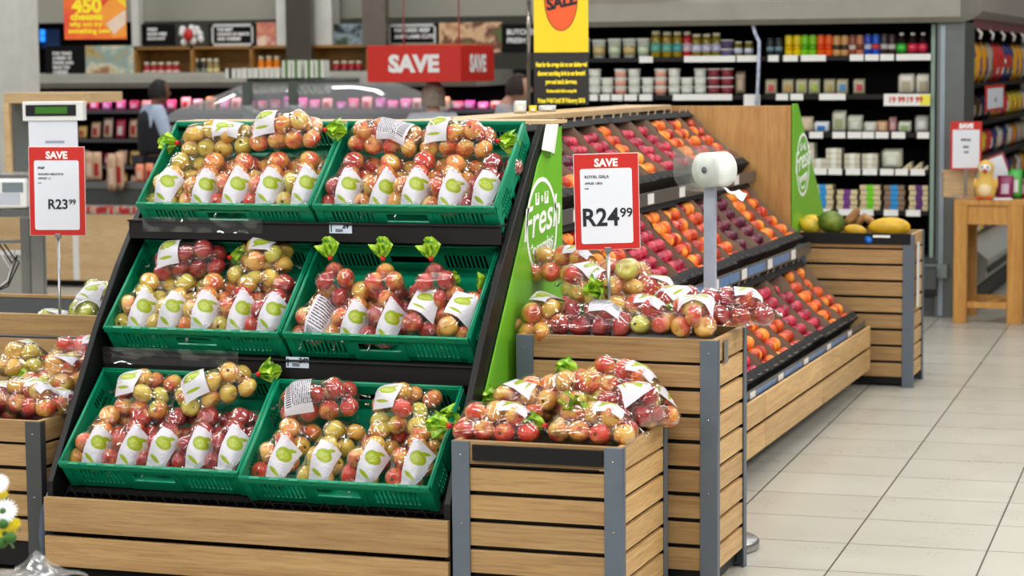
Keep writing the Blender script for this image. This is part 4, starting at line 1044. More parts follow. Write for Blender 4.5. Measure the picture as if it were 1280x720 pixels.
tgs = {0: [(799, 816), (855, 919), (921, 948), (960, 973), (979, 997), (1001, 1032), (1062, 1079), (1081, 1098), (1100, 1117), (1120, 1163)],
       1: [(737, 747), (750, 762), (764, 778), (780, 796), (799, 815), (841, 915), (970, 985), (988, 1004), (1024, 1057)],
       2: [(1012, 1029), (1041, 1057), (1060, 1077), (1078, 1093), (1095, 1111), (1115, 1132), (1147, 1162)],
       3: [(1016, 1034), (1036, 1053), (1058, 1076), (1079, 1097), (1101, 1118), (1120, 1136), (1139, 1157)],
       4: [(1022, 1039), (1049, 1067), (1076, 1093), (1106, 1124), (1134, 1152)]}
for i, L_ in tgs.items():
    for (a_, b_) in L_:
        A_, C_ = P(a_, 100, FY - 0.02), P(b_, 100, FY - 0.02)
        MB().box(A_.x, C_.x, -0.02, -0.015, SH[i] - 0.035, SH[i] + 0.008).build('price_strip', M_WHITE, fr)
for (a_, b_) in ((930, 950), (1105, 1163)):
    A_, C_ = P(a_, 118, FY - 0.03), P(b_, 118, FY - 0.03)
    pc = MB().box(A_.x, C_.x, -0.035, -0.03, SH[1] - 0.075, SH[1] + 0.005).build('promotion_card', M_WHITE, fr)
    if b_ > 1000:
        for q in (0.28, 0.66):
            text('price_digits', '19 99', 0.05, M_RED, pc, Matrix.Translation((A_.x + (C_.x - A_.x) * q, -0.0365, SH[1] - 0.05)) @ Matrix.Rotation(PI / 2, 4, 'X'), bold=0.002)
        MB().box(C_.x - 0.07, C_.x, -0.0365, -0.035, SH[1] - 0.07, SH[1] - 0.0).build('yellow_corner', simple('card_yellow', srgb(230, 220, 70), 0.5), pc)
m = MB(); B(m, 1163, 1168, 30, 330, FY, 0.05, org=Vector((0, FY, 0))); m.build('edge_post', M_GLASSEDGE, fr)
m = MB(); B(m, 1170, 1204, 28, 400, FY - 0.05, 0.5, org=Vector((0, FY, 0))); m.build('corner_column', simple('grey_metal_column', srgb(104, 108, 108), 0.35, 0.5), fr)
m = MB(); B(m, 1174, 1180, 32, 395, FY - 0.06, 0.02, org=Vector((0, FY, 0))); m.build('column_edge_strip', simple('light_strip', srgb(150, 164, 176), 0.3, 0.4), fr)
m = MB(); A_ = P(1175, 335, FY); m.box(A_.x - 0.1, A_.x + 0.06, -0.10, 0.0, 0.27, 0.36); m.build('bumper_end', simple('bumper_grey', srgb(118, 130, 126), 0.4), fr)
# hanging clip strip
c0, c1 = P(941, 30, FY - 0.08), P(946, 132, FY - 0.08)
cs = MB().tube([c0, P(944, 42, FY - 0.08), P(949, 52, FY - 0.08), P(948, 90, FY - 0.08), c1], 0.012, 8).build('hanging_strip', simple('white_blue_strip', srgb(190, 200, 230), 0.4, var=0.35, scale=30))
tag(cs, 'thin white and blue strip hanging down the middle of the chilled wall cabinet', 'hanging strip')

COLM = {}
def cm(c, rough=0.35):
    if c not in COLM: COLM[c] = simple('packaging_%02x%02x%02x' % c, srgb(*c), rough)
    return COLM[c]
MESHC = {}
def item(kind, w, h, c1, c2):
    """meshes (name, mesh) of a packaged good w wide, h high, base at z = 0, front to -y"""
    key = (kind, round(w, 3), round(h, 3), c1, c2)
    if key in MESHC: return MESHC[key]
    r = w / 2; out = []
    if kind == 'can':
        out = [('can_body', MB().lathe([(r * 0.85, 0), (r, 0.006), (r, h - 0.012), (r * 0.82, h)], n=16).mesh('can', cm(c1))),
               ('printed_band', MB().lathe([(r * 1.01, h * 0.3), (r * 1.01, h * 0.55)], n=16).mesh('band', cm(c2))), ('lid', MB().lathe([(r * 0.8, h), (r * 0.8, h + 0.004), (0, h + 0.004)], n=16).mesh('lid', M_METAL))]
    elif kind == 'jar':
        out = [('glass_body', MB().lathe([(r * 0.9, 0), (r, 0.008), (r, h * 0.72), (r * 0.75, h * 0.86), (r * 0.72, h * 0.86)], n=16).mesh('jar', cm(c1, 0.12))),
               ('paper_label', MB().lathe([(r * 1.01, h * 0.22), (r * 1.01, h * 0.55)], n=16).mesh('lab', cm(c2))), ('lid', MB().lathe([(r * 0.82, h * 0.86), (r * 0.82, h), (0, h)], n=16).mesh('lid', cm((226, 222, 196))))]
    elif kind == 'tub':
        out = [('tub_body', MB().lathe([(r * 0.78, 0), (r * 0.92, h * 0.85)], n=16).mesh('tub', cm(c1))), ('paper_label', MB().lathe([(r * 0.84, h * 0.15), (r * 0.915, h * 0.62)], n=16).mesh('lab', cm(c2))),
               ('lid', MB().lathe([(r, h * 0.85), (r, h), (r * 0.9, h), (0, h * 0.98)], n=16).mesh('lid', M_WHITE))]
    elif kind == 'bottle':
        out = [('bottle_body', MB().lathe([(r * 0.85, 0), (r, 0.01), (r, h * 0.6), (r * 0.4, h * 0.82), (r * 0.38, h * 0.9)], n=16).mesh('bottle', cm(c1, 0.15))), ('paper_label', MB().lathe([(r * 1.01, h * 0.12), (r * 1.01, h * 0.52)], n=16).mesh('lab', cm(c2))),
               ('cap', MB().lathe([(r * 0.45, h * 0.88), (r * 0.45, h), (0, h)], n=12).mesh('cap', M_WHITE))]
    elif kind == 'pack':      # pillow pack
        def pil(w_, h_, d_, lo, hi, y=0):
            m = MB(); vs = []; fs = []; nx, nz = 6, 6
            for s_ in (-1, 1):
                for i in range(nx + 1):
                    for j_ in range(nz + 1):
                        u, v = i / nx * 2 - 1, lo + (hi - lo) * j_ / nz; vv = v * 2 - 1
                        vs.append((u * w_ / 2, y + s_ * d_ * (1 - u ** 4) * (1 - vv ** 4) , v * h_))
            n_ = (nx + 1) * (nz + 1)
            for s_ in (0, 1):
                for i in range(nx):
                    for j_ in range(nz):
                        a0 = s_ * n_ + i * (nz + 1) + j_; fs.append((a0, a0 + 1, a0 + nz + 2, a0 + nz + 1) if s_ else (a0, a0 + nz + 1, a0 + nz + 2, a0 + 1))
            return m.add(vs, fs, 0, True)
        out = [('pouch', pil(w, h, w * 0.2, 0, 1).mesh('pouch', cm(c1, 0.25))), ('paper_label', pil(w * 0.7, h, w * 0.2 + 0.004, 0.2, 0.62).mesh('lab', cm(c2)))]
    elif kind == 'block':     # flat tray pack with a sleeve
        out = [('tray', MB().box(-w / 2, w / 2, -0.06, 0.06, 0, h * 0.86).mesh('tray', cm(c1))), ('sleeve', MB().box(-w * 0.17, w * 0.17, -0.062, 0.062, -0.0, h * 0.9).mesh('sleeve', cm(c2)))]
    elif kind == 'wedge':
        out = [('wedge_box', MB().prism([(-w / 2, 0), (w / 2, 0), (w / 2, h)], -0.05, 0.05, 'Y').mesh('wedge', cm(c1))), ('paper_label', MB().prism([(0, 0.002), (w / 2 - 0.004, 0.002), (w / 2 - 0.004, h * 0.8)], -0.052, -0.05, 'Y').mesh('lab', cm(c2)))]
    MESHC[key] = out
    return out
def put_item(name, kind, x, y, z, w, h, c1, c2, label, cat, group=None, rot=0.0, tilt=0.0, parts=True):
    out = item(kind, w, h, c1, c2)
    t = thing(name, label, cat, (x, y, z), group=group); t.rotation_euler = (tilt, 0, rot)
    for pn, me in out: link(pn, me, t)
    return t
def rowitem(name, kind, px, py_top, py_base, Y, wpx, c1, c2, label, cat, group=None, z=None, dy=0.0, rot=0, tilt=0):
    c = P(px, py_base, Y); k = mpp(px, py_base, Y); h = (py_base - py_top) * k
    return put_item(name, kind, c.x, Y + dy, c.z if z is None else z, wpx * k, h, c1, c2, label, cat, group, rot, tilt)
iy = FY + 0.10
TOPR = [(963, 'can', 42, (40, 50, 56), (120, 150, 160), 'dark grey can'), (973.5, 'can', 42, (40, 50, 56), (120, 150, 160), 'dark grey can'), (986, 'can', 38, (250, 220, 10), (240, 190, 0), 'bright yellow can'), (996.5, 'can', 38, (250, 220, 10), (240, 190, 0), 'bright yellow can'),
        (1006, 'can', 38, (140, 220, 30), (90, 180, 20), 'lime green can'), (1016, 'can', 38, (140, 220, 30), (90, 180, 20), 'lime green can'), (1026, 'can', 38, (255, 100, 20), (240, 70, 10), 'orange can'), (1036, 'can', 38, (255, 100, 20), (240, 70, 10), 'orange can'),
        (1046, 'can', 39, (222, 168, 104), (60, 50, 40), 'tan can with dark band'), (1056, 'can', 39, (222, 168, 104), (60, 50, 40), 'tan can with dark band'), (1066, 'can', 39, (150, 80, 60), (220, 200, 190), 'brown can'), (1075, 'can', 39, (206, 130, 90), (120, 50, 40), 'copper can'),
        (1085, 'can', 38, (30, 70, 190), (200, 210, 230), 'blue can'), (1095, 'can', 38, (30, 90, 210), (220, 60, 60), 'blue can'), (1105.5, 'can', 38, (60, 50, 50), (200, 200, 200), 'dark can with white mark'), (1115, 'can', 39, (70, 40, 44), (210, 200, 200), 'dark can with white mark'),
        (1127, 'bottle', 34, (40, 30, 30), (60, 190, 60), 'dark bottle with green label'), (1141, 'bottle', 34, (50, 20, 26), (220, 50, 80), 'dark bottle with pink label'), (1154, 'bottle', 34, (50, 20, 26), (220, 50, 80), 'dark bottle with pink label')]
for i, (px, kd, yt, c1, c2, ds) in enumerate(TOPR):
    nm = 'bottle' if kd == 'bottle' else 'drink_can'
    rowitem(nm, kd, px, yt, 64 if kd == 'can' else 62, iy, 10 if kd == 'can' else 13, c1, c2, '%s on the top chilled shelf, %s of the right half' % (ds, ORD[i]), 'bottle' if kd == 'bottle' else 'can', 'drinks on the top chilled shelf', z=SH[0])
TOPL = [(730, 'tub', 42, 17), (749, 'tub', 43, 18), (768.5, 'tub', 42, 18), (787, 'tub', 42, 18), (804.5, 'tub', 42, 17), (820, 'jar', 33, 13, (150, 130, 30), (110, 190, 170)), (834, 'jar', 34, 13, (160, 130, 20), (110, 190, 170)), (847, 'jar', 34, 12, (150, 130, 20), (90, 180, 180)),
        (859, 'jar', 34, 11, (190, 20, 40), (220, 200, 210)), (871, 'jar', 37, 13, (140, 120, 30), (210, 210, 230)), (883.5, 'jar', 37, 12, (140, 120, 30), (210, 210, 230)), (895.5, 'jar', 36, 12, (130, 120, 30), (200, 200, 230)), (923, 'jar', 47, 11, (120, 110, 30), (200, 210, 230)), (936, 'jar', 47, 11, (120, 110, 30), (200, 210, 230))]
nmcol = {(150, 130, 30): 'olive yellow', (160, 130, 20): 'mustard yellow', (150, 130, 20): 'golden', (190, 20, 40): 'red', (140, 120, 30): 'olive green', (130, 120, 30): 'olive', (120, 110, 30): 'short olive'}
for i, t_ in enumerate(TOPL):
    if t_[1] == 'tub': rowitem('yoghurt_tub', 'tub', t_[0], t_[2], 66, iy, t_[3], (222, 226, 214), (196, 176, 120) if i % 2 else (196, 210, 180), 'large white tub on the top chilled shelf, %s item from the left' % ORD[i], 'tub', 'tubs and jars on the top chilled shelf', z=SH[0])
    else: rowitem('pickle_jar', 'jar', t_[0], t_[2], 66, iy, t_[3], t_[4], t_[5], '%s jar with pale lid on the top chilled shelf, %s item from the left' % (nmcol[t_[4]], ORD[i]), 'jar', 'tubs and jars on the top chilled shelf', z=SH[0])
for j_ in range(2): rowitem('dip_tub', 'tub', 909, 50, 60, iy, 17, (110, 90, 120), (90, 80, 130), '%s purple dip tub with white lid between the olive jars on the top shelf' % ('lower', 'upper')[j_], 'tub', None, z=SH[0] + j_ * 0.062)
STK = [(730, 3, 0), (744, 3, 0), (759.5, 2, 0), (776, 3, 1), (793, 3, 0), (810, 2, 0), (826, 3, 1), (843, 3, 0), (859, 2, 0), (875.5, 3, 0), (892.5, 3, 2), (909, 3, 2)]
for i, (px, n, kd) in enumerate(STK):
    for j_ in range(n):
        rowitem('dip_tub', 'tub', px, 106, 117, iy, 16.5, ((226, 226, 216), (216, 206, 190), (150, 50, 60))[kd], ((206, 214, 200), (220, 150, 130), (120, 30, 44))[kd],
                'small %s tub, %s up in the %s stack from the left, second chilled shelf' % (('white', 'cream', 'dark red')[kd], ORD[j_], ORD[i]), 'tub', 'stacked dip tubs on the second chilled shelf', z=SH[1] + j_ * 0.061)
rowitem('pouch', 'pack', 925.5, 86, 116, iy, 13, (150, 130, 110), (190, 170, 150), 'tall brown pouch right of the stacked tubs on the second chilled shelf', 'pouch', z=SH[1])
for i, (px, c) in enumerate(((964, (200, 60, 60)), (985, (190, 140, 60)), (1002, (150, 170, 60)), (1018, (150, 180, 40)), (1037, (170, 150, 80)), (1053, (40, 130, 190)), (1074, (190, 30, 60)))):
    rowitem('cheese_pack', 'pack', px, 92, 112, iy, 15, (176, 170, 140), c, 'tilted flat cheese pack on the second chilled shelf, %s of the right half' % ORD[i], 'food pack', 'tilted packs on the second chilled shelf', z=SH[1], rot=0.2, tilt=-0.2)
for i, px in enumerate((1133, 1155)):
    rowitem('food_pouch', 'pack', px, 84, 110, iy, 21, (214, 210, 196), (180, 170, 140), ('left' if i == 0 else 'right') + ' puffy white pouch above the promotion card on the second chilled shelf', 'pouch', 'puffy pouches on the second chilled shelf', z=SH[1])
for i, (px, yt, w_, c, c2) in enumerate(((1007, 140, 20, (206, 190, 160), (220, 200, 170)), (1027, 146, 20, (220, 226, 232), (40, 120, 190)), (1049, 132, 18, (196, 196, 176), (160, 170, 120)), (1069, 138, 20, (190, 196, 176), (220, 220, 210)), (1088, 146, 17, (206, 206, 190), (230, 230, 230)), (1103, 145, 14, (206, 160, 120), (220, 190, 160)), (1116, 140, 10, (180, 130, 130), (210, 170, 170)), (1131, 145, 17, (206, 210, 190), (150, 180, 120)), (1153, 138, 19, (206, 206, 196), (230, 230, 230)))):
    rowitem('food_pouch', 'pack', px, yt, 160, iy, w_, c, c2, '%s wrapped food pack from the left on the third chilled shelf' % ORD[i], 'food pack', 'wrapped packs on the third chilled shelf', z=SH[2])
for i, (px, n) in enumerate(((1010, 5), (1025, 2), (1044, 4), (1067, 3), (1089, 3))):
    for j_ in range(n): rowitem('meal_tray', 'block', px, 199, 206, iy, 19, (200, 196, 176), (226, 226, 214), 'clear meal tray, %s up in %s stack from left, fourth chilled shelf' % (ORD[j_], ORD[i]), 'food pack', 'stacked meal trays on the fourth chilled shelf', z=SH[3] + j_ * 0.036)
rowitem('food_pouch', 'pack', 1115, 181, 207, iy, 27, (204, 206, 186), (226, 230, 220), 'big puffy salad pouch right of the meal trays on the fourth chilled shelf', 'pouch', z=SH[3])
for i, px in enumerate((1134, 1147, 1160)): rowitem('sandwich_wedge', 'wedge', px, 197, 207, iy, 13, (214, 206, 176), (190, 170, 120), '%s triangular sandwich pack on the right of the fourth chilled shelf' % ORD[i], 'sandwich', 'sandwich wedges on the fourth chilled shelf', z=SH[3])
for i, (px, n, c, cn) in enumerate(((1030, 5, (30, 140, 210), 'blue'), (1060, 4, (110, 50, 130), 'purple'), (1089, 5, (110, 200, 30), 'green'), (1119, 5, (30, 140, 210), 'blue'), (1150, 5, (90, 40, 110), 'purple'))):
    for j_ in range(n): rowitem('sleeved_pack', 'block', px + (j_ % 2), 251.5, 258, iy, 25, (206, 190, 150) if i != 3 else (130, 110, 90), c, 'pack with %s sleeve, %s up in %s stack from left, fifth chilled shelf' % (cn, ORD[j_], ORD[i]), 'food pack', 'sleeved packs on the fifth chilled shelf', z=SH[4] + j_ * 0.0345)

# ---------------------------------------------------------------- aisle face that runs away on the right
AX = -2.03
an = thing('aisle_chilled_case', 'long dark chilled case running away behind the wooden table, hung with bright packs', 'refrigerated cabinet', (AX, 15.75, 0))
def ap(px, py):
    d = ray(px, py); return CAM + d * (AX / d.x)
m = MB(); m.box(-0.75, -0.7, 0, 9.5, 0, 2.1); m.box(-0.7, 0.0, 0.0, 0.02, 0.35, 2.1); m.build('carcass', M_BLACK_MATT, an)
m = MB(); m.prism([(-0.75, 2.02), (0.0, 2.0), (0.06, 2.05), (0.06, 2.2), (0.0, 2.26), (-0.75, 2.26)], 0, 9.5, 'Y'); m.build('canopy', simple('warm_grey_canopy', srgb(158, 150, 144), 0.4), an)
m = MB(); m.box(0.0, 0.005, 0, 9.5, 1.93, 2.0); m.build('red_trim', simple('dull_red_trim', srgb(120, 70, 74), 0.5), an)
m = MB(); m.prism([(0.0, 0.0), (0.0, 0.14), (0.10, 0.22), (0.12, 0.34), (0.02, 0.42), (-0.7, 0.44), (-0.7, 0)], 0, 9.5, 'Y'); m.build('curved_base', simple('pale_base', srgb(176, 178, 172), 0.35), an)
m = MB(); m.box(-0.69, 0.015, 0.0, 9.5, 0.0, 0.12); m.build('kick_plate', M_BLACK, an)
m = MB(); m.box(0.119, 0.126, 0, 9.5, 0.25, 0.29); m.build('bumper_rail', M_BLACK, an)
for z in (0.75, 1.02, 1.28, 1.55): MB().box(-0.68, 0.0, 0.02, 9.5, z - 0.025, z).build('shelf', M_BLACK_METAL, an)
pal = [((236, 150, 30), (60, 80, 160)), ((200, 190, 170), (150, 110, 80)), ((226, 60, 60), (240, 230, 220)), ((240, 210, 60), (200, 60, 60)), ((120, 90, 70), (220, 210, 190)), ((60, 70, 130), (220, 180, 60)), ((230, 226, 216), (190, 60, 60)), ((240, 170, 40), (40, 60, 140))]
for si, z in enumerate((0.44, 0.75, 1.02, 1.28, 1.55)):
    for q in range(12):
        y = 15.95 + q * 0.34; r_ = random.Random(si * 50 + q); c1, c2 = pal[(si * 3 + q + r_.randrange(3)) % len(pal)]
        h = (0.22, 0.19, 0.19, 0.19, 0.30)[si]
        put_item('snack_pack', 'pack', AX - 0.10, y, z, 0.24, h, c1, c2, 'snack pack, %s from near end, %s shelf up in the receding chilled case' % (ORD[q], ORD[si]), 'food pack', 'packs in the receding chilled case', rot=PI / 2)
        if si == 4 and q % 2 == 0:
            tk = MB().tube([(0.0, y - 15.75, 1.93), (0.03, y - 15.75, 1.9), (0.02, y - 15.75, 1.86)], 0.012, 6).build('white_hook', M_WHITE, an)
for (px0, px1, py0, py1, wd) in ((1238, 1256, 69, 84, 'red'), (1222, 1246, 106, 138, 'card')):
    a_, b_ = ap(px0, (py0 + py1) / 2), ap(px1, (py0 + py1) / 2); zt, zb = ap((px0 + px1) / 2, py0).z, ap((px0 + px1) / 2, py1).z
    t = thing('shelf_sign', ('small red promotion flag on the receding chilled case' if wd == 'red' else 'red framed price card hanging on the receding chilled case'), 'price sign', (AX + 0.05, (a_.y + b_.y) / 2, (zt + zb) / 2))
    hw, hh = abs(b_.y - a_.y) / 2, abs(zt - zb) / 2
    MB().box(0, 0.006, -hw, hw, -hh, hh).build('red_board', M_RED, t)
    if wd == 'card':
        MB().box(0.006, 0.008, -hw * 0.82, hw * 0.82, -hh * 0.82, hh * 0.75).build('white_panel', M_PAPER, t)
        text('price_digits', 'R24', hh * 0.4, M_INK, t, SIDE((0.0085, 0, -hh * 0.3)), bold=0.003)
    else: text('save_word', 'SAVE', hh * 0.9, M_WHITEINK, t, SIDE((0.0065, 0, -hh * 0.3)), bold=0.003)

# ---------------------------------------------------------------- wooden table at the right edge
tb = thing('wooden_table', 'tall square oak table at the right edge, holding a sign and sweets', 'table', (-1.79, 15.13, 0))
TZ = P(1230, 262, 14.9).z + 0.03
hx, hy = 0.235, 0.27
TZ = P(1230, 250, 14.88).z
MB().box(-hx - 0.0, hx + 0.35, -hy, hy, TZ - 0.035, TZ).build('table_top', M_BEECH, tb, 0.003)
for sx, sy in ((-1, -1), (-1, 1)): MB().box(sx * hx + (0.0 if sx < 0 else -0.085), sx * hx + (0.085 if sx < 0 else 0), sy * hy - (0.07 if sy > 0 else 0), sy * hy + (0.07 if sy < 0 else 0), 0, TZ - 0.035).build('leg', M_BEECH, tb, 0.003)
x2 = P(1269, 330, 14.88).x + 1.79
for sy in (-1, 1): MB().box(x2 - 0.05, x2 + 0.05, sy * hy - (0.07 if sy > 0 else 0), sy * hy + (0.07 if sy < 0 else 0), 0, TZ - 0.035).build('leg', M_BEECH, tb, 0.003)
m = MB(); m.box(-hx + 0.08, x2 - 0.04, -hy + 0.015, -hy + 0.04, TZ - 0.16, TZ - 0.035); m.box(-hx + 0.02, -hx + 0.045, -hy + 0.06, hy - 0.06, TZ - 0.16, TZ - 0.035); m.build('apron', M_BEECH, tb, 0.002)
m = MB(); m.box(-hx + 0.08, x2 - 0.04, -hy + 0.02, -hy + 0.05, 0.10, 0.14); m.box(-hx + 0.08, x2 - 0.04, hy - 0.05, hy - 0.02, 0.10, 0.14); m.add([(-0.03, -hy + 0.05, 0.10), (0.03, -hy + 0.05, 0.10), (0.12, hy - 0.05, 0.10), (0.06, hy - 0.05, 0.10), (-0.03, -hy + 0.05, 0.14), (0.03, -hy + 0.05, 0.14), (0.12, hy - 0.05, 0.14), (0.06, hy - 0.05, 0.14)], [(3, 2, 1, 0), (4, 5, 6, 7), (0, 1, 5, 4), (1, 2, 6, 5), (2, 3, 7, 6), (3, 0, 4, 7)]); m.build('stretcher', M_BEECH, tb)
tY = 14.98
# box and sign on the table
c = P(1199, 230, 15.2); k = mpp(1199, 230, 15.2)
wb = thing('wooden_box', 'small pale wooden box on the table under the white SAVE sign', 'box', (c.x, 15.2, TZ))
MB().box(-20 * k, 20 * k, -0.06, 0.06, 0, 32 * k).build('box_body', M_PALEWOOD, wb, 0.002); MB().box(-21 * k, 21 * k, -0.065, 0.065, 32 * k, 34 * k).build('lid', M_PALEWOOD, wb)
def board_sign(px0, px1, py0, py1, Y, label, lines, big=None):
    c = P((px0 + px1) / 2, (py0 + py1) / 2, Y); k = mpp(px0, py0, Y); W, H = (px1 - px0) * k / 2, (py1 - py0) * k / 2
    t = thing('price_sign', label, 'price sign', c); t.matrix_world = FACE_CAM(c)
    MB().box(-W, W, -H, H, -0.004, 0).build('red_board', M_RED, t)
    MB().box(-W * 0.86, W * 0.86, -H * 0.93, H * 0.66, 0, 0.0015).build('white_panel', M_PAPER, t)
    text('save_word', 'SAVE', H * 0.26, M_WHITEINK, t, Matrix.Translation((0, H * 0.73, 0.001)), bold=0.003)
    for i, (s_, yy, sz) in enumerate(lines): text('small_print', s_, sz * H, M_INK, t, Matrix.Translation((0, yy * H, 0.002)), bold=0.001)
    return t
g_ = board_sign(1188, 1227, 152, 212, 15.05, 'white SAVE sign with red border standing on the wooden table', [('SPECIAL', 0.2, 0.12), ('R24', -0.1, 0.14), ('each', -0.3, 0.12)])
MB().box(-0.01, 0.01, -(P(1207, 182, 15.05).z - TZ), -0.12, -0.012, -0.004).build('stand_leg', M_METAL, g_)
# soft toy bird
M_TOYY = simple('toy_yellow', srgb(226, 186, 92), 0.8); M_TOYC = simple('toy_cream', srgb(240, 214, 170), 0.85); M_TOYR = simple('toy_red', srgb(206, 60, 36), 0.5)
c = P(1232, 247, 14.95); k = mpp(1232, 240, 14.95)
ty = thing('toy_bird', 'small plump yellow toy bird with cream belly sitting on the table', 'toy', (c.x, 14.95, TZ))
MB().lathe([(0, 0), (9 * k, 1 * k), (13 * k, 10 * k), (12.5 * k, 20 * k), (8.5 * k, 28 * k), (9 * k, 34 * k), (10.5 * k, 40 * k), (8 * k, 46 * k), (3 * k, 49 * k), (0, 49.5 * k)], n=20).build('body', M_TOYY, ty)
def ellip(m, c_, r_, n=14, K=8, mi=0):
    vs = []; fs = []
    for i in range(K + 1):
        t = PI * i / K
        for q in range(n): a = 2 * PI * q / n; vs.append((c_[0] + r_[0] * math.sin(t) * math.cos(a), c_[1] + r_[1] * math.sin(t) * math.sin(a), c_[2] - r_[2] * math.cos(t)))
    for i in range(K):
        for q in range(n): a0 = i * n + q; a1 = i * n + (q + 1) % n; fs.append((a0, a1, a1 + n, a0 + n))
    return m.add(vs, fs, mi, True)
ellip(MB(), (0, -7 * k, 13 * k), (9 * k, 7.5 * k, 10 * k)).build('belly', M_TOYC, ty); ellip(MB(), (0, -6 * k, 39 * k), (8 * k, 6 * k, 6 * k)).build('face', M_WHITE, ty)
MB().lathe([(3.2 * k, 0), (0, 7 * k)], n=10, M=Matrix.Translation((0, -11 * k, 36 * k)) @ Matrix.Rotation(PI / 2, 4, 'X')).build('beak', M_TOYR, ty)
for s_ in (-1, 1):
    ellip(MB(), (s_ * 3.4 * k, -11.4 * k, 41 * k), (1.1 * k, 1 * k, 1.3 * k)).build('eye', M_INK, ty); ellip(MB(), (s_ * 12.5 * k, -2 * k, 20 * k), (3 * k, 5 * k, 7 * k)).build('wing', M_TOYY, ty); ellip(MB(), (s_ * 6 * k, -8 * k, 1.5 * k), (4.5 * k, 6 * k, 1.6 * k)).build('foot', M_TOYR, ty)
# sweets and leaflet on the table
for i, (px, py0, w_, c1, c2, lb) in enumerate(((1256, 216, 20, (140, 40, 90), (200, 180, 200), 'magenta foil sweet bag right of the toy bird'), (1268, 208, 18, (70, 170, 70), (220, 220, 220), 'green and silver sweet bag at the right edge of the table'), (1277, 220, 18, (150, 30, 80), (200, 120, 160), 'dark pink sweet bag lying at the picture edge on the table'))):
    rowitem('sweet_bag', 'pack', px, py0, 246, 15.0 + 0.05 * i, w_, c1, c2, lb, 'sweet bag', z=TZ, tilt=-0.25)
c = P(1253, 244, 14.93); lf = MB().box(-0.06, 0.06, -0.03, 0.03, 0, 0.01).build('leaflet_pile', M_PAPER, loc=(c.x, 14.93, TZ + 0.001), rotz=0.3); tag(lf, 'white leaflet lying in front of the sweet bags on the table', 'leaflet')
c = P(1200, 246, 14.95); dm = MB().lathe([(0.045, 0), (0.06, 0.025), (0.062, 0.025), (0.047, 0.002)], n=18).build('glass_dish', M_CLEAR, loc=(c.x, 14.95, TZ + 0.001)); tag(dm, 'small clear dish at the left corner of the table top', 'dish')
t = thing('tilted_card', 'tilted silver card with red border behind the toy bird', 'card', P(1248, 210, 15.15)); t.matrix_world = FACE_CAM(P(1248, 212, 15.15)) @ Matrix.Rotation(0.35, 4, 'Z')
MB().box(-0.07, 0.07, -0.17, 0.10, -0.004, 0).build('card_board', simple('card_border', srgb(150, 60, 70), 0.5), t); MB().box(-0.055, 0.055, -0.08, 0.085, 0, 0.002).build('card_face', M_PAPER, t)
# ================================================================ background, left: the deli
DY = 20.0
def org(px, Y): q = P(px, 100, Y); return Vector((q.x, Y, 0))
def slab(name, px0, px1, py0, py1, Y, mat, label=None, cat=None, d=0.03, parent=None, group=None, bevel=0):
    A_ = P(px0, (py0 + py1) / 2, Y); C_ = P(px1, (py0 + py1) / 2, Y); zt = P((px0 + px1) / 2, py0, Y).z; zb = P((px0 + px1) / 2, py1, Y).z
    cx, cz = (A_.x + C_.x) / 2, (zt + zb) / 2; hw, hh = (C_.x - A_.x) / 2, (zt - zb) / 2
    o = MB().box(-hw, hw, 0, d, -hh, hh).build(name, mat, None, bevel)
    base = Vector((cx, Y, cz))
    if parent is not None: o.parent = parent; base = base - parent.location
    o.location = base
    if label: tag(o, label, cat, group)
    return o
# meat cabinet
dx0, dx1 = P(28, 110, DY).x, P(672, 110, DY).x
dm = thing('meat_cabinet', 'long open meat cabinet with grey rounded canopy at the back left of the shop', 'refrigerated cabinet', (0, DY, 0))
zc_ = P(330, 102, DY).z
m = MB(); xe = P(622, 105, DY).x; xs = P(42, 105, DY).x
m.prism([(-0.55, zc_ - 0.05), (-0.62, zc_), (-0.60, zc_ + 0.06), (-0.5, zc_ + 0.09), (0.5, zc_ + 0.10), (0.5, zc_ - 0.04)], xs, xe, 'X'); m.build('canopy', M_CANOPY, dm)
m = MB(); m.box(dx0, dx1, 0.45, 0.5, 0, zc_ + 0.1); m.box(dx0, dx0 + 0.04, -0.3, 0.5, 0, zc_ - 0.04); m.box(dx1 - 0.04, dx1, -0.3, 0.5, 0, zc_ - 0.04); m.build('carcass', M_BLACK_MATT, dm)
m = MB(); m.box(dx0, dx1, -0.45, 0.5, 0.0, 0.30); m.build('base', simple('grey_base', srgb(120, 122, 120), 0.5), dm)
LV = [1.30, 1.02, 0.76, 0.50]
for z in LV: MB().box(dx0 + 0.04, dx1 - 0.04, -0.32, 0.45, z - 0.03, z).build('shelf', simple('shelf_grey', srgb(90, 90, 96), 0.4), dm)
MB().box(dx0, dx1, -0.5, -0.42, 0.30, 0.38).build('front_rail', simple('rail_white', srgb(190, 190, 186), 0.4), dm)
mk = [((236, 120, 170), (250, 230, 240)), ((220, 90, 120), (240, 220, 230)), ((232, 190, 160), (190, 50, 50)), ((200, 60, 90), (240, 230, 230)), ((226, 200, 176), (160, 60, 60)), ((180, 90, 150), (236, 210, 236)), ((240, 200, 120), (200, 90, 60))]
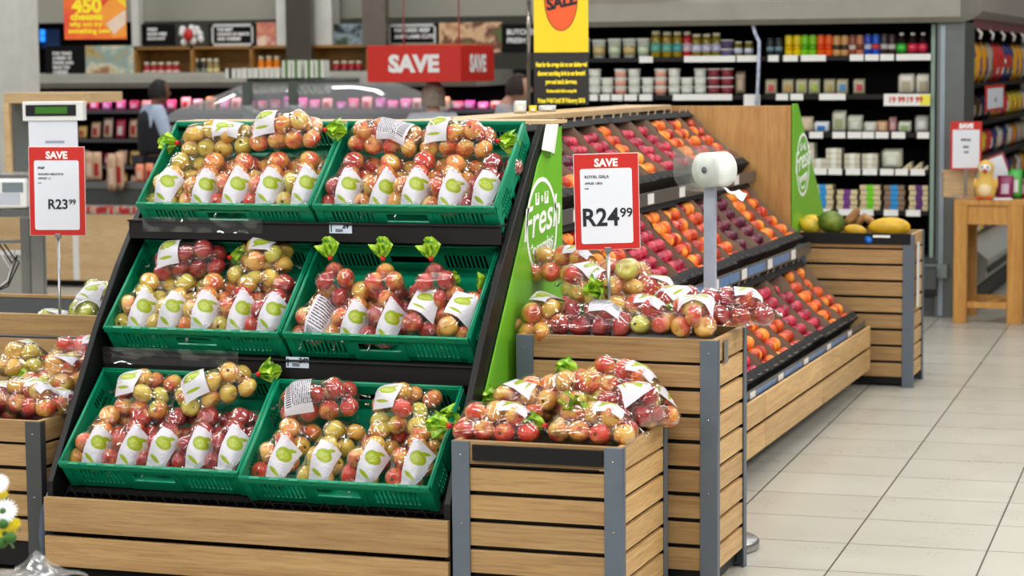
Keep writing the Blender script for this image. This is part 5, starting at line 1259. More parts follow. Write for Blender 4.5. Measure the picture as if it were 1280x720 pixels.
for si, z in enumerate(LV):
    n = 38 if si < 3 else 20
    for q in range(n):
        pxq = 52 + q * 16.2; r_ = random.Random(si * 91 + q)
        x = P(pxq, 120, DY - 0.25).x
        if x > dx1 - 0.15: continue
        if si == 3 and pxq > 250: continue
        if si >= 1 and pxq > 240 and si > 1: continue
        c1, c2 = mk[(q * 2 + si * 3 + r_.randrange(3)) % 7] if pxq > 220 or si == 0 else mk[(2, 4, 3, 2, 6)[(q + si) % 5]]
        put_item('meat_pack', 'pack', x, DY - 0.24 + r_.uniform(-0.02, 0.02), z, 0.105, (0.13, 0.21, 0.16, 0.2)[si] * r_.uniform(0.55, 1.05), c1, c2,
                 'meat pack, %s from the left on the %s shelf of the meat cabinet' % (ORD[q], ('upper', 'second', 'third', 'lowest')[si]), 'meat pack', 'packs in the meat cabinet', tilt=-0.15)
# pink display tubes of the meat cabinet (they light the meat)
for x in (-11.4, -9.9, -8.4, -7.2):
    area('meat_display_tube', (x, DY - 0.28, zc_ - 0.07), 1.3, 0.05, 4, (1.0, 0.45, 0.8))
# wooden pigeon-hole shelf over the canopy
M_PINE = wood('honey_wood', srgb(176, 130, 66), srgb(146, 102, 46), 'X', dens=0.5)
SYY = 20.25
wx0, wx1 = P(167, 80, SYY).x, P(600, 80, SYY).x; zt, zb = P(300, 57.5, SYY).z, P(300, 102, SYY).z
ws = thing('wall_shelf_unit', 'honey coloured pigeon-hole shelf above the meat cabinet canopy', 'shelf unit', (0, SYY, 0))
m = MB(); m.box(wx0, wx1, 0, 0.32, zt - 0.025, zt); m.box(wx0, wx1, 0, 0.32, zb, zb + 0.02); m.box(wx0, wx1, 0.30, 0.32, zb, zt)
for pxd in (167, 238, 312, 385, 458, 530, 598):
    x = P(pxd, 80, SYY).x; m.box(x, x + 0.035, 0, 0.32, zb, zt)
m.build('shelf_box', M_PINE, ws)
def shelf_items(pxs, kind, yt, wpx, c1, c2, nm, lb, cat, gp, Y=SYY + 0.08, yb=99):
    for i, px in enumerate(pxs):
        rowitem(nm, kind, px, yt, yb, Y, wpx, c1, c2, '%s, %s from left in its group, pigeonhole shelf' % (lb, ORD[i]), cat, gp, z=zb + 0.02)
shelf_items((184, 193, 202, 212, 221), 'jar', 77, 9, (170, 24, 34), (226, 190, 180), 'sauce_jar', 'red sauce jar behind the vested person', 'jar', 'red sauce jars at the left of the shelf')
shelf_items((246, 255), 'jar', 73, 8, (34, 36, 34), (120, 130, 110), 'sauce_jar', 'tall black jar', 'jar', 'black jars on the shelf')
shelf_items((263, 271), 'jar', 73, 8, (150, 130, 80), (210, 190, 130), 'sauce_jar', 'tall tan jar', 'jar', 'tan jars on the shelf')
shelf_items((327, 337, 347), 'jar', 70, 9, (230, 130, 20), (250, 160, 40), 'honey_jar', 'orange honey jar', 'jar', 'orange honey jars on the shelf')
shelf_items((421, 431, 440, 449), 'jar', 77, 9, (170, 20, 34), (30, 24, 24), 'sauce_jar', 'dark sauce jar right of steel column', 'jar', 'red capped jars left of the hanging sign')
# boards leaning on top of the shelf
M_BOARDF = simple('board_frame', srgb(200, 204, 204), 0.4)
def chalkboard(px0, px1, py0, py1, Y, label, lines, framed=False):
    t = slab('notice_board', px0, px1, py0, py1, Y, M_BLACK_MATT, label, 'notice board', 0.02)
    k = mpp(px0, py0, Y); W, H = (px1 - px0) * k / 2 * 0.95, (py1 - py0) * k / 2
    if framed:
        m = MB(); f = 0.02
        for (a_, b_, c_, d_) in ((-W, W, H - f * 1.4, H), (-W, W, -H, -H + f * 1.4), (-W, -W + f, -H, H), (W - f, W, -H, H)): m.box(a_, b_, -0.012, 0, c_, d_)
        m.build('frame', M_BOARDF, t)
    n = len(lines)
    for i, s_ in enumerate(lines):
        text('chalk_line', s_, H * 1.5 / (n + 1), M_WHITEINK, t, Matrix.Translation((-W * 0.75, -0.004, H * (0.62 - 1.5 * (i + 0.6) / (n + 0.6)))) @ Matrix.Rotation(PI / 2, 4, 'X'), 'LEFT', bold=0.002)
    return t
chalkboard(57, 107, 57, 100, DY - 0.3, 'black board with white lines of writing above the left end of the canopy', ['FOR YEARS', 'CHEESE OF', 'FARMS AND', 'SELECTED', 'CHEESES'])
chalkboard(177, 218, 30, 57, SYY + 0.1, 'black board leaning on the pigeon-hole shelf beside the white flowers', ['FRESH', 'MADE HERE', 'EACH DAY'])
chalkboard(261, 321, 30, 57.5, SYY + 0.1, 'silver framed black board between flowers and the pink poster', ['THE BEST', 'CHOICE OF MEATS', 'AND CHEESES'], True)
chalkboard(482, 549, 30, 57.5, SYY + 0.1, 'silver framed black board right of the brown steel column', ['MATURED BEEF', 'AND LAMB CUTS'], True)
chalkboard(627, 668, 30, 66, SYY + 0.1, 'black board with big white letters beside the hanging yellow banner', ['BUTCHERY', 'FRESH'])
def poster_mat(name, cols, sc_=7):
    m, nt, b = newmat(name); L = nt.links.new; N = nt.nodes.new
    tc = N('ShaderNodeTexCoord'); v = N('ShaderNodeTexVoronoi'); v.inputs['Scale'].default_value = sc_; n = N('ShaderNodeTexNoise'); n.inputs['Scale'].default_value = sc_ * 0.8
    L(tc.outputs['Object'], n.inputs['Vector']); L(n.outputs['Color'], v.inputs['Vector'])
    r = N('ShaderNodeValToRGB'); els = r.color_ramp.elements; els[0].color = srgb(*cols[0]); els[1].color = srgb(*cols[-1])
    for i, c_ in enumerate(cols[1:-1]): e = els.new((i + 1) / (len(cols) - 1)); e.color = srgb(*c_)
    r.color_ramp.interpolation = 'LINEAR'; n.inputs['Detail'].default_value = 4; L(n.outputs['Fac'], r.inputs[0]); els[0].position = 0.3; els[-1].position = 0.62
    for i in range(1, len(els) - 1): els[i].position = 0.3 + 0.32 * i / (len(els) - 1)
    L(r.outputs[0], b.inputs['Base Color']); b.inputs['Roughness'].default_value = 0.4; return m
slab('food_poster', 107, 166, 57, 101, DY - 0.3, poster_mat('cheese_poster', [(60, 50, 46), (196, 170, 110), (150, 180, 176), (230, 220, 190), (170, 120, 80)], 4), 'cheese picture poster next to the black board above the canopy', 'poster')
slab('food_poster', 320, 345, 28, 57, SYY + 0.1, poster_mat('meat_poster', [(236, 200, 170), (220, 150, 120), (200, 110, 100), (240, 214, 190)], 6), 'narrow pinkish food poster left of the white column', 'poster')
slab('food_poster', 415, 454, 30, 57, SYY + 0.1, poster_mat('dark_poster', [(40, 50, 46), (30, 34, 40), (150, 170, 180), (60, 80, 60)], 6), 'dark food poster between the white and the brown column', 'poster')
slab('food_poster', 549, 627, 28, 66, SYY + 0.1, poster_mat('platter_poster', [(60, 44, 34), (200, 150, 110), (226, 190, 150), (120, 60, 50), (90, 110, 60)], 6), 'wide food platter poster above the red hanging cube', 'poster')
# white flowers / wrapped hamper
c = P(238, 57, SYY + 0.1); k = mpp(238, 50, SYY)
fl = thing('wrapped_hamper', 'white wrapped gift hamper with red middle on the pigeon-hole shelf', 'hamper', (c.x, SYY + 0.12, zt))
r_ = random.Random(3); m = MB()
for i in range(16):
    a_ = r_.uniform(0, 6.28); rr = r_.uniform(0.3, 1) * 15 * k; ellip(m, (rr * math.cos(a_), 0.03 * math.sin(a_), r_.uniform(4, 24) * k), (5 * k, 4 * k, 5 * k), 8, 5)
m.build('white_wrap', M_WHITE, fl)
m = MB(); ellip(m, (0, -0.06, 15 * k), (7 * k, 4 * k, 8 * k), 10, 6); m.build('red_box', M_RED, fl)
# flat black sheet for the dark opening left of the shelf
tag(slab('wall_recess_dark', 21, 175, 7, 116, 21.2, M_BLACK_MATT), kind='structure')
m = MB(); B(m, 21, 80, 8, 18, 21.0, 0.1); B(m, 21, 36, 60, 116, 21.0, 0.1, org=Vector((0, 0, 0))); tag(m.build('trim_7', simple('frame_grey', srgb(96, 98, 96), 0.5)), kind='structure')
mo = slab('menu_screen', 45, 74, 36, 60, 20.8, simple('screen_blue_off', srgb(40, 70, 120), 0.3), 'blue glowing screen in the dark service opening', 'screen', 0.04)
for i, (y0_, y1_) in enumerate(((37, 44), (45, 52))): slab('lit_tile', 48, 55.5, y0_, y1_, 20.78, simple('screen_lit', srgb(40, 130, 240), 0.4, emit=srgb(40, 140, 255), es=1.6), parent=mo, d=0.01)
slab('notice_board', 22, 48, 30, 62, 20.7, M_BLACK_MATT, 'narrow dark menu board beside the white column at the far left', 'notice board')
# hanging cube with SAVE
cx0, cx1 = P(459, 80, 16.0).x, P(576, 80, 16.0).x; cz0, cz1 = P(520, 102.5, 16.0).z, P(520, 56.5, 16.0).z; ww = cx1 - cx0
cu = thing('hanging_sign_cube', 'red four sided hanging cube sign reading SAVE above the deli', 'hanging sign', ((cx0 + cx1) / 2, 16.0 + ww / 2, (cz0 + cz1) / 2))
hh = (cz1 - cz0) / 2; MB().box(-ww / 2, ww / 2, -ww / 2, ww / 2, -hh, hh).build('red_box', simple('cube_red', srgb(214, 40, 28), 0.4, var=0.03), cu, 0.004)
text('save_word', 'SAVE', hh * 1.25, M_WHITEINK, cu, FRONT((0.0, -ww / 2 - 0.002, -hh * 0.42)), bold=0.009, sx=1.05)
text('save_word', 'SAVE', hh * 1.25, M_WHITEINK, cu, SIDE((ww / 2 + 0.002, 0.0, -hh * 0.42)), bold=0.009, sx=0.95)
for s_ in (-1, 1): MB().tube([(s_ * ww * 0.3, 0, hh), (s_ * ww * 0.3, 0, 3.9 - (cz0 + cz1) / 2)], 0.006, 6).build('hanging_wire', M_METAL, cu)
# hanging cheese sign
OY = 14.5
og = thing('hanging_sign', 'orange hanging sign reading 450 cheeses at the upper left', 'hanging sign', P(118.5, 20, OY)); og.matrix_world = FACE_CAM(P(118.5, 10, OY))
k = mpp(118, 10, OY); W = 39 * k; T_ = 30 * k; Bt = -39 * k
def sign_grad(name, a1, a2, sc_=3.0):
    m, nt, b = newmat(name); L = nt.links.new; N = nt.nodes.new
    tc = N('ShaderNodeTexCoord'); n = N('ShaderNodeTexNoise'); n.inputs['Scale'].default_value = sc_; L(tc.outputs['Object'], n.inputs['Vector'])
    r = N('ShaderNodeValToRGB'); r.color_ramp.elements[0].color = a1; r.color_ramp.elements[1].color = a2; r.color_ramp.elements[0].position = 0.4; r.color_ramp.elements[1].position = 0.6
    L(n.outputs['Fac'], r.inputs[0]); L(r.outputs[0], b.inputs['Base Color']); b.inputs['Roughness'].default_value = 0.45; return m
MB().box(-W, W, Bt, T_, -0.006, 0).build('orange_board', sign_grad('orange_print', srgb(222, 56, 26), srgb(238, 110, 20)), og)
m = MB(); m.add([(0.0, Bt * 0.2, 0.001), (W, T_, 0.001), (W, Bt * 0.9, 0.001), (W * 0.55, Bt * 0.95, 0.001)], [(0, 1, 2, 3)]); m.add([(0.1 * W, T_, 0.0015), (W, T_, 0.0015), (W, 0, 0.0015)], [(0, 1, 2)], 1); m.add([(W * 0.35, Bt * 0.5, 0.002), (W * 0.98, Bt * 0.05, 0.002), (W * 0.98, Bt * 0.5, 0.002), (W * 0.6, Bt * 0.85, 0.002)], [(0, 1, 2, 3)], 2)
m.build('cheese_picture', [simple('print_amber', srgb(240, 150, 40), 0.45), simple('print_yellow', srgb(250, 206, 20), 0.45), simple('print_pale', srgb(224, 200, 180), 0.45)], og)
M_YEL = simple('letter_yellow', srgb(255, 226, 20), 0.5)
text('sign_word', '450', 24 * k, M_YEL, og, Matrix.Translation((-0.25 * W, -5 * k, 0.003)), bold=0.008)
text('sign_word', 'cheeses', 12.5 * k, M_YEL, og, Matrix.Translation((-0.27 * W, -14.5 * k, 0.003)), bold=0.004)
text('sign_word', 'why not try', 8.5 * k, M_YEL, og, Matrix.Translation((-0.3 * W, -22.5 * k, 0.003)), bold=0.002)
text('sign_word', 'something new', 8.5 * k, M_YEL, og, Matrix.Translation((-0.2 * W, -31 * k, 0.003)), bold=0.002)
for s_ in (-1, 1): MB().tube([(s_ * W * 0.8, T_, -0.003), (s_ * W * 0.8, T_ + 1.2, -0.003)], 0.003, 6).build('hanging_wire', M_METAL, og)
# hanging yellow banner
VY = 11.2
bn = thing('hanging_banner', 'yellow and black hanging sale banner with orange oval above the fruit stand', 'hanging sign', P(701, 60, VY)); bn.matrix_world = FACE_CAM(P(701.5, 66, VY))
k = mpp(701, 66, VY); W = 34 * k
MB().box(-W, W, 0.6 * k, 92 * k, -0.004, 0).build('yellow_part', simple('banner_yellow', srgb(246, 212, 20), 0.45, var=0.06, scale=3), bn)
MB().box(-W * 1.01, W * 1.01, -65 * k, 0.6 * k, -0.005, 0.0).build('black_part', simple('banner_black', srgb(34, 32, 32), 0.35), bn)
m = MB(); pts = [(21 * k * math.cos(2 * PI * i / 40), 66 * k - 0 + 39 * k * math.sin(2 * PI * i / 40)) for i in range(40)]
m.prism(pts, 0, 0.0012, 'Z'); m.build('oval_edge', simple('oval_dark', srgb(150, 60, 20), 0.5), bn)
m = MB(); pts = [(19.8 * k * math.cos(2 * PI * i / 40), 66 * k + 37.6 * k * math.sin(2 * PI * i / 40)) for i in range(40)]
m.prism(pts, 0.0012, 0.002, 'Z'); m.build('orange_oval', simple('oval_orange', srgb(238, 92, 34), 0.5), bn)
text('sale_word', 'SALE', 20 * k, M_INK, bn, Matrix.Translation((1 * k, 57 * k, 0.0024)) @ Matrix.Rotation(0.22, 4, 'Z'), bold=0.004, shear=0.2, sx=0.9)
M_BY = simple('banner_letters', srgb(250, 226, 30), 0.5)
for s_, yy, sz in (('Hunt for the orange dot on our shelves and', -17, 6.6), ('discover scorching deals in our financial', -28, 6.6), ('year-end stock clearance.', -38.5, 6.6), ('On items marked with an orange dot', -49, 4.2), ('Prices Valid Until 29 February 2016', -62, 6.6)):
    o = text('banner_line', s_, sz * k, M_BY, bn, Matrix.Translation((0, yy * k, 0.0012)), bold=0.002)
    wdt = max(v.co.x for v in o.data.vertices) * 2; tgt = {6.6: (64, 60, 40, 60)[0], 4.2: 38}[sz] * k * (0.62 if 'year' in s_ else 0.93 if 'disc' in s_ or 'Prices' in s_ else 1)
    o.matrix_local = Matrix.Translation((0, yy * k, 0.0012)) @ Matrix.Diagonal((tgt / wdt, 1.15, 1, 1))
for s_ in (-1, 1): MB().tube([(s_ * W * 0.8, 92 * k, -0.002), (s_ * W * 0.8, 92 * k + 1.0, -0.002)], 0.003, 6).build('hanging_wire', M_METAL, bn)
# thin pole left of the banner
pl = MB().tube([P(661, 0, 13.5), P(661, 135, 13.5)], 0.014, 8).build('thin_pole', M_COLD); tag(pl, 'thin brown pole behind the left edge of the yellow banner', 'pole')

# glass deli counter
GY = 17.0
gx0, gx1 = P(222, 130, GY).x, P(560, 130, GY).x
gc = thing('glass_counter', 'curved glass topped serving counter in front of the meat cabinet', 'counter', (0, GY, 0))
zt_, zb_ = P(390, 100, GY).z, P(390, 148, GY).z
M_GLASSG = film_material('counter_glass', tint=(0.80, 0.90, 0.86), base=0.10, rough=0.05, wr=3, haze=0.22, bump=0.1)
ptsx = [(P(px, 120, GY).x) for px in (222, 262, 300, 440, 470, 500, 560)]
zz_ = [P(390, y, GY).z for y in (133, 118, 101, 101, 106, 118, 134)]
m = MB(); vs = []; fs = []
for i, (x, z) in enumerate(zip(ptsx, zz_)):
    for j_ in range(6): t_ = j_ / 5; vs.append((x, -0.35 + 0.9 * t_, zb_ - 0.02 + (z - zb_ + 0.02) * math.sin(PI * (0.5 * min(1, t_ * 1.6)))))
for i in range(6):
    for j_ in range(5): a0 = i * 6 + j_; fs.append((a0, a0 + 6, a0 + 7, a0 + 1))
m.add(vs, fs, 0, True); m.build('curved_glass', M_GLASSG, gc)
M_GPOST = simple('grey_counter_post', srgb(96, 104, 98), 0.4, 0.4)
for pxp in (321, 378): x = P(pxp, 120, GY).x; MB().box(x - 0.035, x + 0.035, -0.2, -0.15, zb_ - 0.3, zt_ - 0.01).build('post', M_GPOST, gc)
MB().box(gx0 + 0.1, gx1 - 0.1, -0.3, 0.6, 0, zb_ - 0.12).build('counter_body', simple('counter_white', srgb(190, 194, 190), 0.4), gc)
MB().tube([(ptsx[2], 0.15, zt_), (ptsx[3], 0.15, zt_ + 0.0)], 0.018, 8).build('top_rail', M_GPOST, gc)
for i, px in enumerate((292, 306, 320, 334, 347)): rowitem('white_carton', 'block', px, 86, 100, GY + 0.15, 13, (222, 222, 214), (60, 60, 60) if i == 0 else (206, 206, 196), 'low white carton on top of the glass counter, %s from the left' % ORD[i], 'carton', 'white cartons on the glass counter', z=zt_ + 0.018)
for i, px in enumerate((362, 374, 390, 403)): rowitem('white_carton', 'block', px, 75, 100, GY + 0.15, 11.5, (222, 226, 216), (90, 130, 70), 'tall white and green carton on top of the glass counter, %s from the left' % ORD[i], 'carton', 'tall cartons on the glass counter', z=zt_ + 0.018)
for i, px in enumerate((262, 276, 290, 304, 334, 348, 362, 395, 409, 423, 437, 500)):
    rowitem('meat_tray', 'block', px, 128, 138, GY + 0.15, 13, mk[i % 7][0], mk[(i + 1) % 7][1], 'wrapped meat tray inside the glass counter, %s from the left' % ORD[i], 'meat pack', 'meat trays in the glass counter', z=zb_ - 0.12)

# wood framed stand and the low bunker at the left
WF = 12.6
wf = thing('wood_framed_rack', 'pale wood framed rack behind the scale at the left edge', 'rack', org(60, WF))
o_ = wf.location
m = MB(); B(m, 4, 105, 116, 129, WF, 0.5, org=o_); B(m, 5, 12, 129, 235, WF, 0.04, org=o_); B(m, 100, 104, 129, 150, WF, 0.04, org=o_); m.build('wood_frame', M_PALEWOOD, wf, 0.003)
m = MB(); B(m, 12, 18, 129, 225, WF + 0.05, 0.4, org=o_); B(m, 12, 100, 134, 140, WF + 0.4, 0.03, org=o_); m.build('inner_panel', simple('rack_grey', srgb(120, 126, 126), 0.5), wf)
bunk = thing('meat_bunker', 'low wooden fronted bunker of packed meat behind the left price sign', 'counter', org(110, 15.6))
o_ = bunk.location
m = MB(); B(m, -30, 190, 268, 350, 15.6, 0.03, org=o_); m.build('wood_front', M_PALEWOOD, bunk)
m = MB(); B(m, 91, 98, 268, 350, 15.59, 0.02, org=o_); m.build('joint_strip', M_WHITE, bunk)
m = MB(); B(m, -30, 190, 350, 362, 15.66, 0.4, org=o_); m.build('kick_plate', M_BLACK, bunk)
m = MB(); B(m, -30, 190, 270, 300, 15.63, 0.7, org=o_); m.build('tray_body', simple('bunker_grey', srgb(110, 110, 104), 0.5), bunk)
m = MB(); B(m, 100, 190, 227, 236, 16.4, 0.05, org=o_); m.build('upper_rail', M_METAL, bunk)
m = MB(); B(m, 100, 190, 236, 256, 16.42, 0.05, org=o_); m.build('upper_riser', simple('riser_grey', srgb(84, 86, 84), 0.5), bunk)
zb2 = P(140, 268, 15.7).z
for i in range(9):
    px = 104 + i * 9.5; rowitem('meat_pack', 'block', px, 259, 267, 15.8, 11, (206, 170, 150) if i % 3 else (190, 60, 60), (190, 40, 50), 'flat meat pack lying in the low bunker, %s from the left' % ORD[i], 'meat pack', 'meat packs lying in the low bunker', z=zb2 + 0.01 * (i % 2), rot=0.2 * (i % 3))
for i, (px, py0, py1, Y) in enumerate(((112, 190, 227, 16.42), (122, 190, 227, 16.42), (140, 192, 240, 16.3), (150, 190, 238, 16.35), (175, 205, 228, 16.42), (187, 204, 228, 16.42))):
    rowitem('meat_packet', 'pack', px, py0, py1, Y, 13 if i < 4 else 12, (206, 170, 140) if i < 4 else (240, 150, 110), (180, 40, 44) if i % 2 else (226, 200, 180), 'hanging packet of cold meat above the low bunker, %s from the left' % ORD[i], 'meat pack', 'packets hanging above the low bunker')
# the scale
QY = 9.2
sc0 = thing('weighing_scale', 'weighing scale with green display and white paper hanging below it, left', 'scale', org(65, QY)); o_ = sc0.location
SM = FACE_CAM(Vector((0, 0, 0)))
def fb(name, px0, px1, py0, py1, Y, mat, d=0.05, dz=0.0, parent=sc0, bevel=0.003):
    an_ = P(65, 140, Y); nn = Vector((-math.sin(YAW), math.cos(YAW), 0)); d_ = ray((px0 + px1) / 2, (py0 + py1) / 2)
    c_ = CAM + d_ * ((an_ - CAM).dot(nn) / d_.dot(nn)); k_ = dist(c_) / F_PX; W_, H_ = (px1 - px0) * k_ / 2, (py1 - py0) * k_ / 2
    o = MB().box(-W_, W_, -H_, H_, -d, 0).build(name, mat, parent, bevel); o.matrix_local = Matrix.Translation(c_ - parent.location) @ SM @ Matrix.Translation((0, 0, dz)); return o
fb('display_housing', 28, 104, 127, 151, QY, M_WHITE, 0.08)
fb('display_bezel', 32, 95, 131, 145, QY, M_BLACK, 0.003, 0.003, bevel=0.0005)
fb('green_display', 44, 84, 133.5, 142, QY, simple('lcd_green', srgb(44, 92, 24), 0.3, emit=srgb(60, 130, 30), es=0.35), 0.002, 0.0045, bevel=0)
fb('paper_sheet', 36, 97, 151, 232, QY, M_PAPER, 0.004, -0.01, bevel=0)
fb('sheet_text', 56, 80, 176, 179, QY, simple('grey_print', srgb(150, 160, 180), 0.5), 0.001, -0.0085, bevel=0)
fb('display_pole', 60, 68, 150, 262, QY, M_METAL, 0.03, -0.05)
kp = fb('keypad_body', -30, 34, 224, 260, QY, M_WHITE, 0.2, 0.02, bevel=0.01)
fb('keypad_screen', 4, 30, 228, 240, QY, simple('keypad_grey', srgb(120, 134, 140), 0.3), 0.002, 0.0225, bevel=0)
fb('keypad_keys', 0, 26, 241, 255, QY, simple('keypad_keys', srgb(190, 196, 206), 0.4), 0.002, 0.0225, bevel=0)
fb('weighing_plate', -30, 36, 219, 224, QY, M_CHROME, 0.3, -0.05)
st = thing('steel_scale_table', 'steel framed table carrying the scale, cables hanging underneath', 'table', org(30, QY)); 
for (a_, b_, y0_, y1_, dd) in ((-30, 40, 262, 272, 0.3), (26, 38, 272, 378, 0.03), (-30, 30, 300, 305, 0.03)):
    fb('table_top' if dd == 0.3 else 'frame_bar', a_, b_, y0_, y1_, QY, M_CHROME, dd, parent=st)
fb('leg', 40, 56, 292, 400, QY + 0.3, M_CHROME, 0.05, parent=st)
for i in range(3):
    pts = [P(-10 + i * 6, 300, QY + 0.1) - st.location, P(12 + i * 3, 335 - i * 6, QY + 0.1) - st.location, P(20 + i * 2, 310 + i * 9, QY + 0.12) - st.location, P(10, 350 + i * 4, QY + 0.12) - st.location, P(-8, 365, QY + 0.12) - st.location]
    MB().tube(pts, 0.004, 6).build('cable', M_BLACK if i else M_WHITE, st)
bk = fb('waste_bin', -25, 30, 318, 420, QY + 0.55, simple('bin_grey_plastic', srgb(150, 148, 140), 0.4), 0.3, parent=st); bk.parent = None; bk.matrix_world = Matrix.Translation(P(2, 369, QY + 0.55)) @ SM; tag(bk, 'grey plastic bin under the steel scale table', 'bin')

# ---------------------------------------------------------------- people
M_SKIN_D = simple('skin_brown', srgb(128, 84, 62), 0.5, var=0.03); M_SKIN_L = simple('skin_light', srgb(206, 158, 132), 0.5, var=0.03)
def skin_body(name, pts, edges, radii, mat, parent, sub=2):
    me = bpy.data.meshes.new(name); me.from_pydata(pts, edges, []); me.materials.append(mat)
    bm = bmesh.new(); bm.from_mesh(me); ly = bm.verts.layers.skin.verify(); bm.verts.ensure_lookup_table()
    for v, r_ in zip(bm.verts, radii): v[ly].radius = r_ if isinstance(r_, tuple) else (r_, r_)
    bm.verts[0][ly].use_root = True; bm.to_mesh(me); bm.free()
    o = bpy.data.objects.new(name, me); col.objects.link(o); o.parent = parent
    s_ = o.modifiers.new('skin', 'SKIN'); s_.use_smooth_shade = True
    u = o.modifiers.new('sub', 'SUBSURF'); u.levels = sub; u.render_levels = sub
    return o
def person(label, loc, face, H, skin, hair, shirt, trousers, vest=None, armL=(25, 10), armR=(25, 10), hair_long=0.0, head_down=0.0):
    """face = heading in radians (0 looks along +Y of the shop). local: x right, y forward"""
    t = thing('person', label, 'person', loc); t.rotation_euler = (0, 0, face); s_ = H / 1.75
    V_ = []; E_ = []; R_ = []
    def v(x, y, z, r_, p=None):
        V_.append((x * s_, y * s_, z * s_)); R_.append((r_[0] * s_, r_[1] * s_) if isinstance(r_, tuple) else r_ * s_); i = len(V_) - 1
        if p is not None: E_.append((p, i))
        return i
    pel = v(0, 0, 0.95, (0.16, 0.11)); w_ = v(0, 0.0, 1.10, (0.135, 0.10), pel); ch = v(0, 0.0, 1.31, (0.175, 0.12), w_); nk = v(0, 0.0, 1.46, (0.085, 0.07), ch)
    n2 = v(0, 0.01 + head_down * 0.04, 1.51, 0.052, nk); hd = v(0, 0.02 + head_down * 0.07, 1.56, (0.062, 0.075), n2)
    for sx in (-1, 1):
        hp = v(sx * 0.09, 0, 0.90, 0.095, pel); kn = v(sx * 0.10, 0.01, 0.48, 0.058, hp); an_ = v(sx * 0.10, -0.02, 0.09, 0.038, kn); v(sx * 0.10, 0.10, 0.03, 0.036, an_)
        sh = v(sx * 0.175, 0, 1.42, 0.064, ch); ud, fd = (armL if sx < 0 else armR); ua, fa = math.radians(ud), math.radians(ud + fd)
        ex, ez = 0.02 * sx, 0
        el = v(sx * 0.21, math.sin(ua) * 0.28, 1.42 - math.cos(ua) * 0.28, 0.042, sh)
        wx, wy, wz = sx * 0.20, math.sin(ua) * 0.28 + math.sin(fa) * 0.25, 1.42 - math.cos(ua) * 0.28 - math.cos(fa) * 0.25
        wr = v(wx, wy, wz, 0.027, el); dy_, dz_ = math.sin(fa), -math.cos(fa)
        pm = v(wx, wy + dy_ * 0.06, wz + dz_ * 0.06, (0.016, 0.036), wr)
        for q in range(4):
            off = (-0.03 + 0.02 * q); L_ = (0.065, 0.078, 0.074, 0.058)[q]
            b1 = v(wx, wy + dy_ * 0.10 - dz_ * off, wz + dz_ * 0.10 + dy_ * off, 0.009, pm); v(wx - sx * 0.012, wy + dy_ * (0.10 + L_) - dz_ * off, wz + dz_ * (0.10 + L_) + dy_ * off, 0.007, b1)
        th_ = v(wx - sx * 0.01, wy + dy_ * 0.05 - dz_ * 0.045, wz + dz_ * 0.05 + dy_ * 0.045, 0.010, wr); v(wx - sx * 0.018, wy + dy_ * 0.085 - dz_ * 0.055, wz + dz_ * 0.085 + dy_ * 0.055, 0.008, th_)
    skin_body('body', V_, E_, R_, skin, t)
    # head with face
    hm = MB(); K, n = 16, 22; vs = []; fs = []; c_ = Vector((0, (0.035 + head_down * 0.09) * s_, 1.605 * s_))
    for i in range(K + 1):
        tt = PI * i / K
        for q in range(n):
            a_ = 2 * PI * q / n; cz = math.cos(tt); jaw = 1 - 0.22 * max(0, -cz) ** 1.5
            x, y, z = 0.076 * math.sin(tt) * math.cos(a_) * jaw, 0.098 * math.sin(tt) * math.sin(a_) * (1 - 0.12 * max(0, -cz)), 0.118 * cz
            if math.sin(a_) > 0.93 and abs(cz + 0.08) < 0.22: y += 0.02 * (1 - abs(cz + 0.15) / 0.4)
            if abs(math.cos(a_)) > 0.25 and abs(math.cos(a_)) < 0.6 and math.sin(a_) > 0 and abs(cz) < 0.15: y -= 0.006
            vs.append(Vector((x, y, z)) * s_ + c_)
    for i in range(K):
        for q in range(n): a0 = i * n + q; a1 = i * n + (q + 1) % n; fs.append((a0, a1, a1 + n, a0 + n))
    hm.add(vs, fs, 0, True)
    for sx in (-1, 1): ellip(hm, c_ + Vector((sx * 0.078, -0.005, -0.005)) * s_, (0.010 * s_, 0.018 * s_, 0.030 * s_), 10, 6)
    hm.build('head', skin, t)
    for sx in (-1, 1): ellip(MB(), c_ + Vector((sx * 0.03, 0.088, 0.01)) * s_, (0.010 * s_, 0.007 * s_, 0.007 * s_), 8, 6).build('eye', M_INK, t)
    ellip(MB(), c_ + Vector((0, 0.084, -0.062)) * s_, (0.024 * s_, 0.010 * s_, 0.006 * s_), 10, 6).build('mouth', simple('lips', srgb(150, 80, 76), 0.5), t)
    m_ = MB(); vs = []; fs = []
    for i in range(K + 1):
        tt = PI * i / K * (0.62 + hair_long * 0.25)
        for q in range(n + 1):
            a_ = math.radians(158) + math.radians(224) * q / n if tt > 0.75 else 2 * PI * q / n
            g = 1 + 0.05 * noise.noise(Vector((math.cos(a_) * 3, math.sin(a_) * 3, tt * 5)))
            vs.append(Vector((0.089 * math.sin(min(tt, 1.75)) * math.cos(a_) * g, 0.112 * math.sin(min(tt, 1.75)) * math.sin(a_) * g - 0.008, 0.132 * math.cos(tt) * g)) * s_ + c_)
    for i in range(K):
        for q in range(n): a0 = i * (n + 1) + q; fs.append((a0, a0 + 1, a0 + n + 2, a0 + n + 1))
    m_.add(vs, fs, 0, True); ho = m_.build('hair', hair, t); so = ho.modifiers.new('thick', 'SOLIDIFY'); so.thickness = 0.012; so.offset = -1
    # clothes
    def sub_skin(name, idx, grow, mat, cut=None):
        ids = sorted(idx); mp_ = {a_: i for i, a_ in enumerate(ids)}
        return skin_body(name, [V_[i] for i in ids], [(mp_[a_], mp_[b_]) for a_, b_ in E_ if a_ in mp_ and b_ in mp_], [(tuple(x + grow for x in R_[i]) if isinstance(R_[i], tuple) else R_[i] + grow) for i in ids], mat, t)
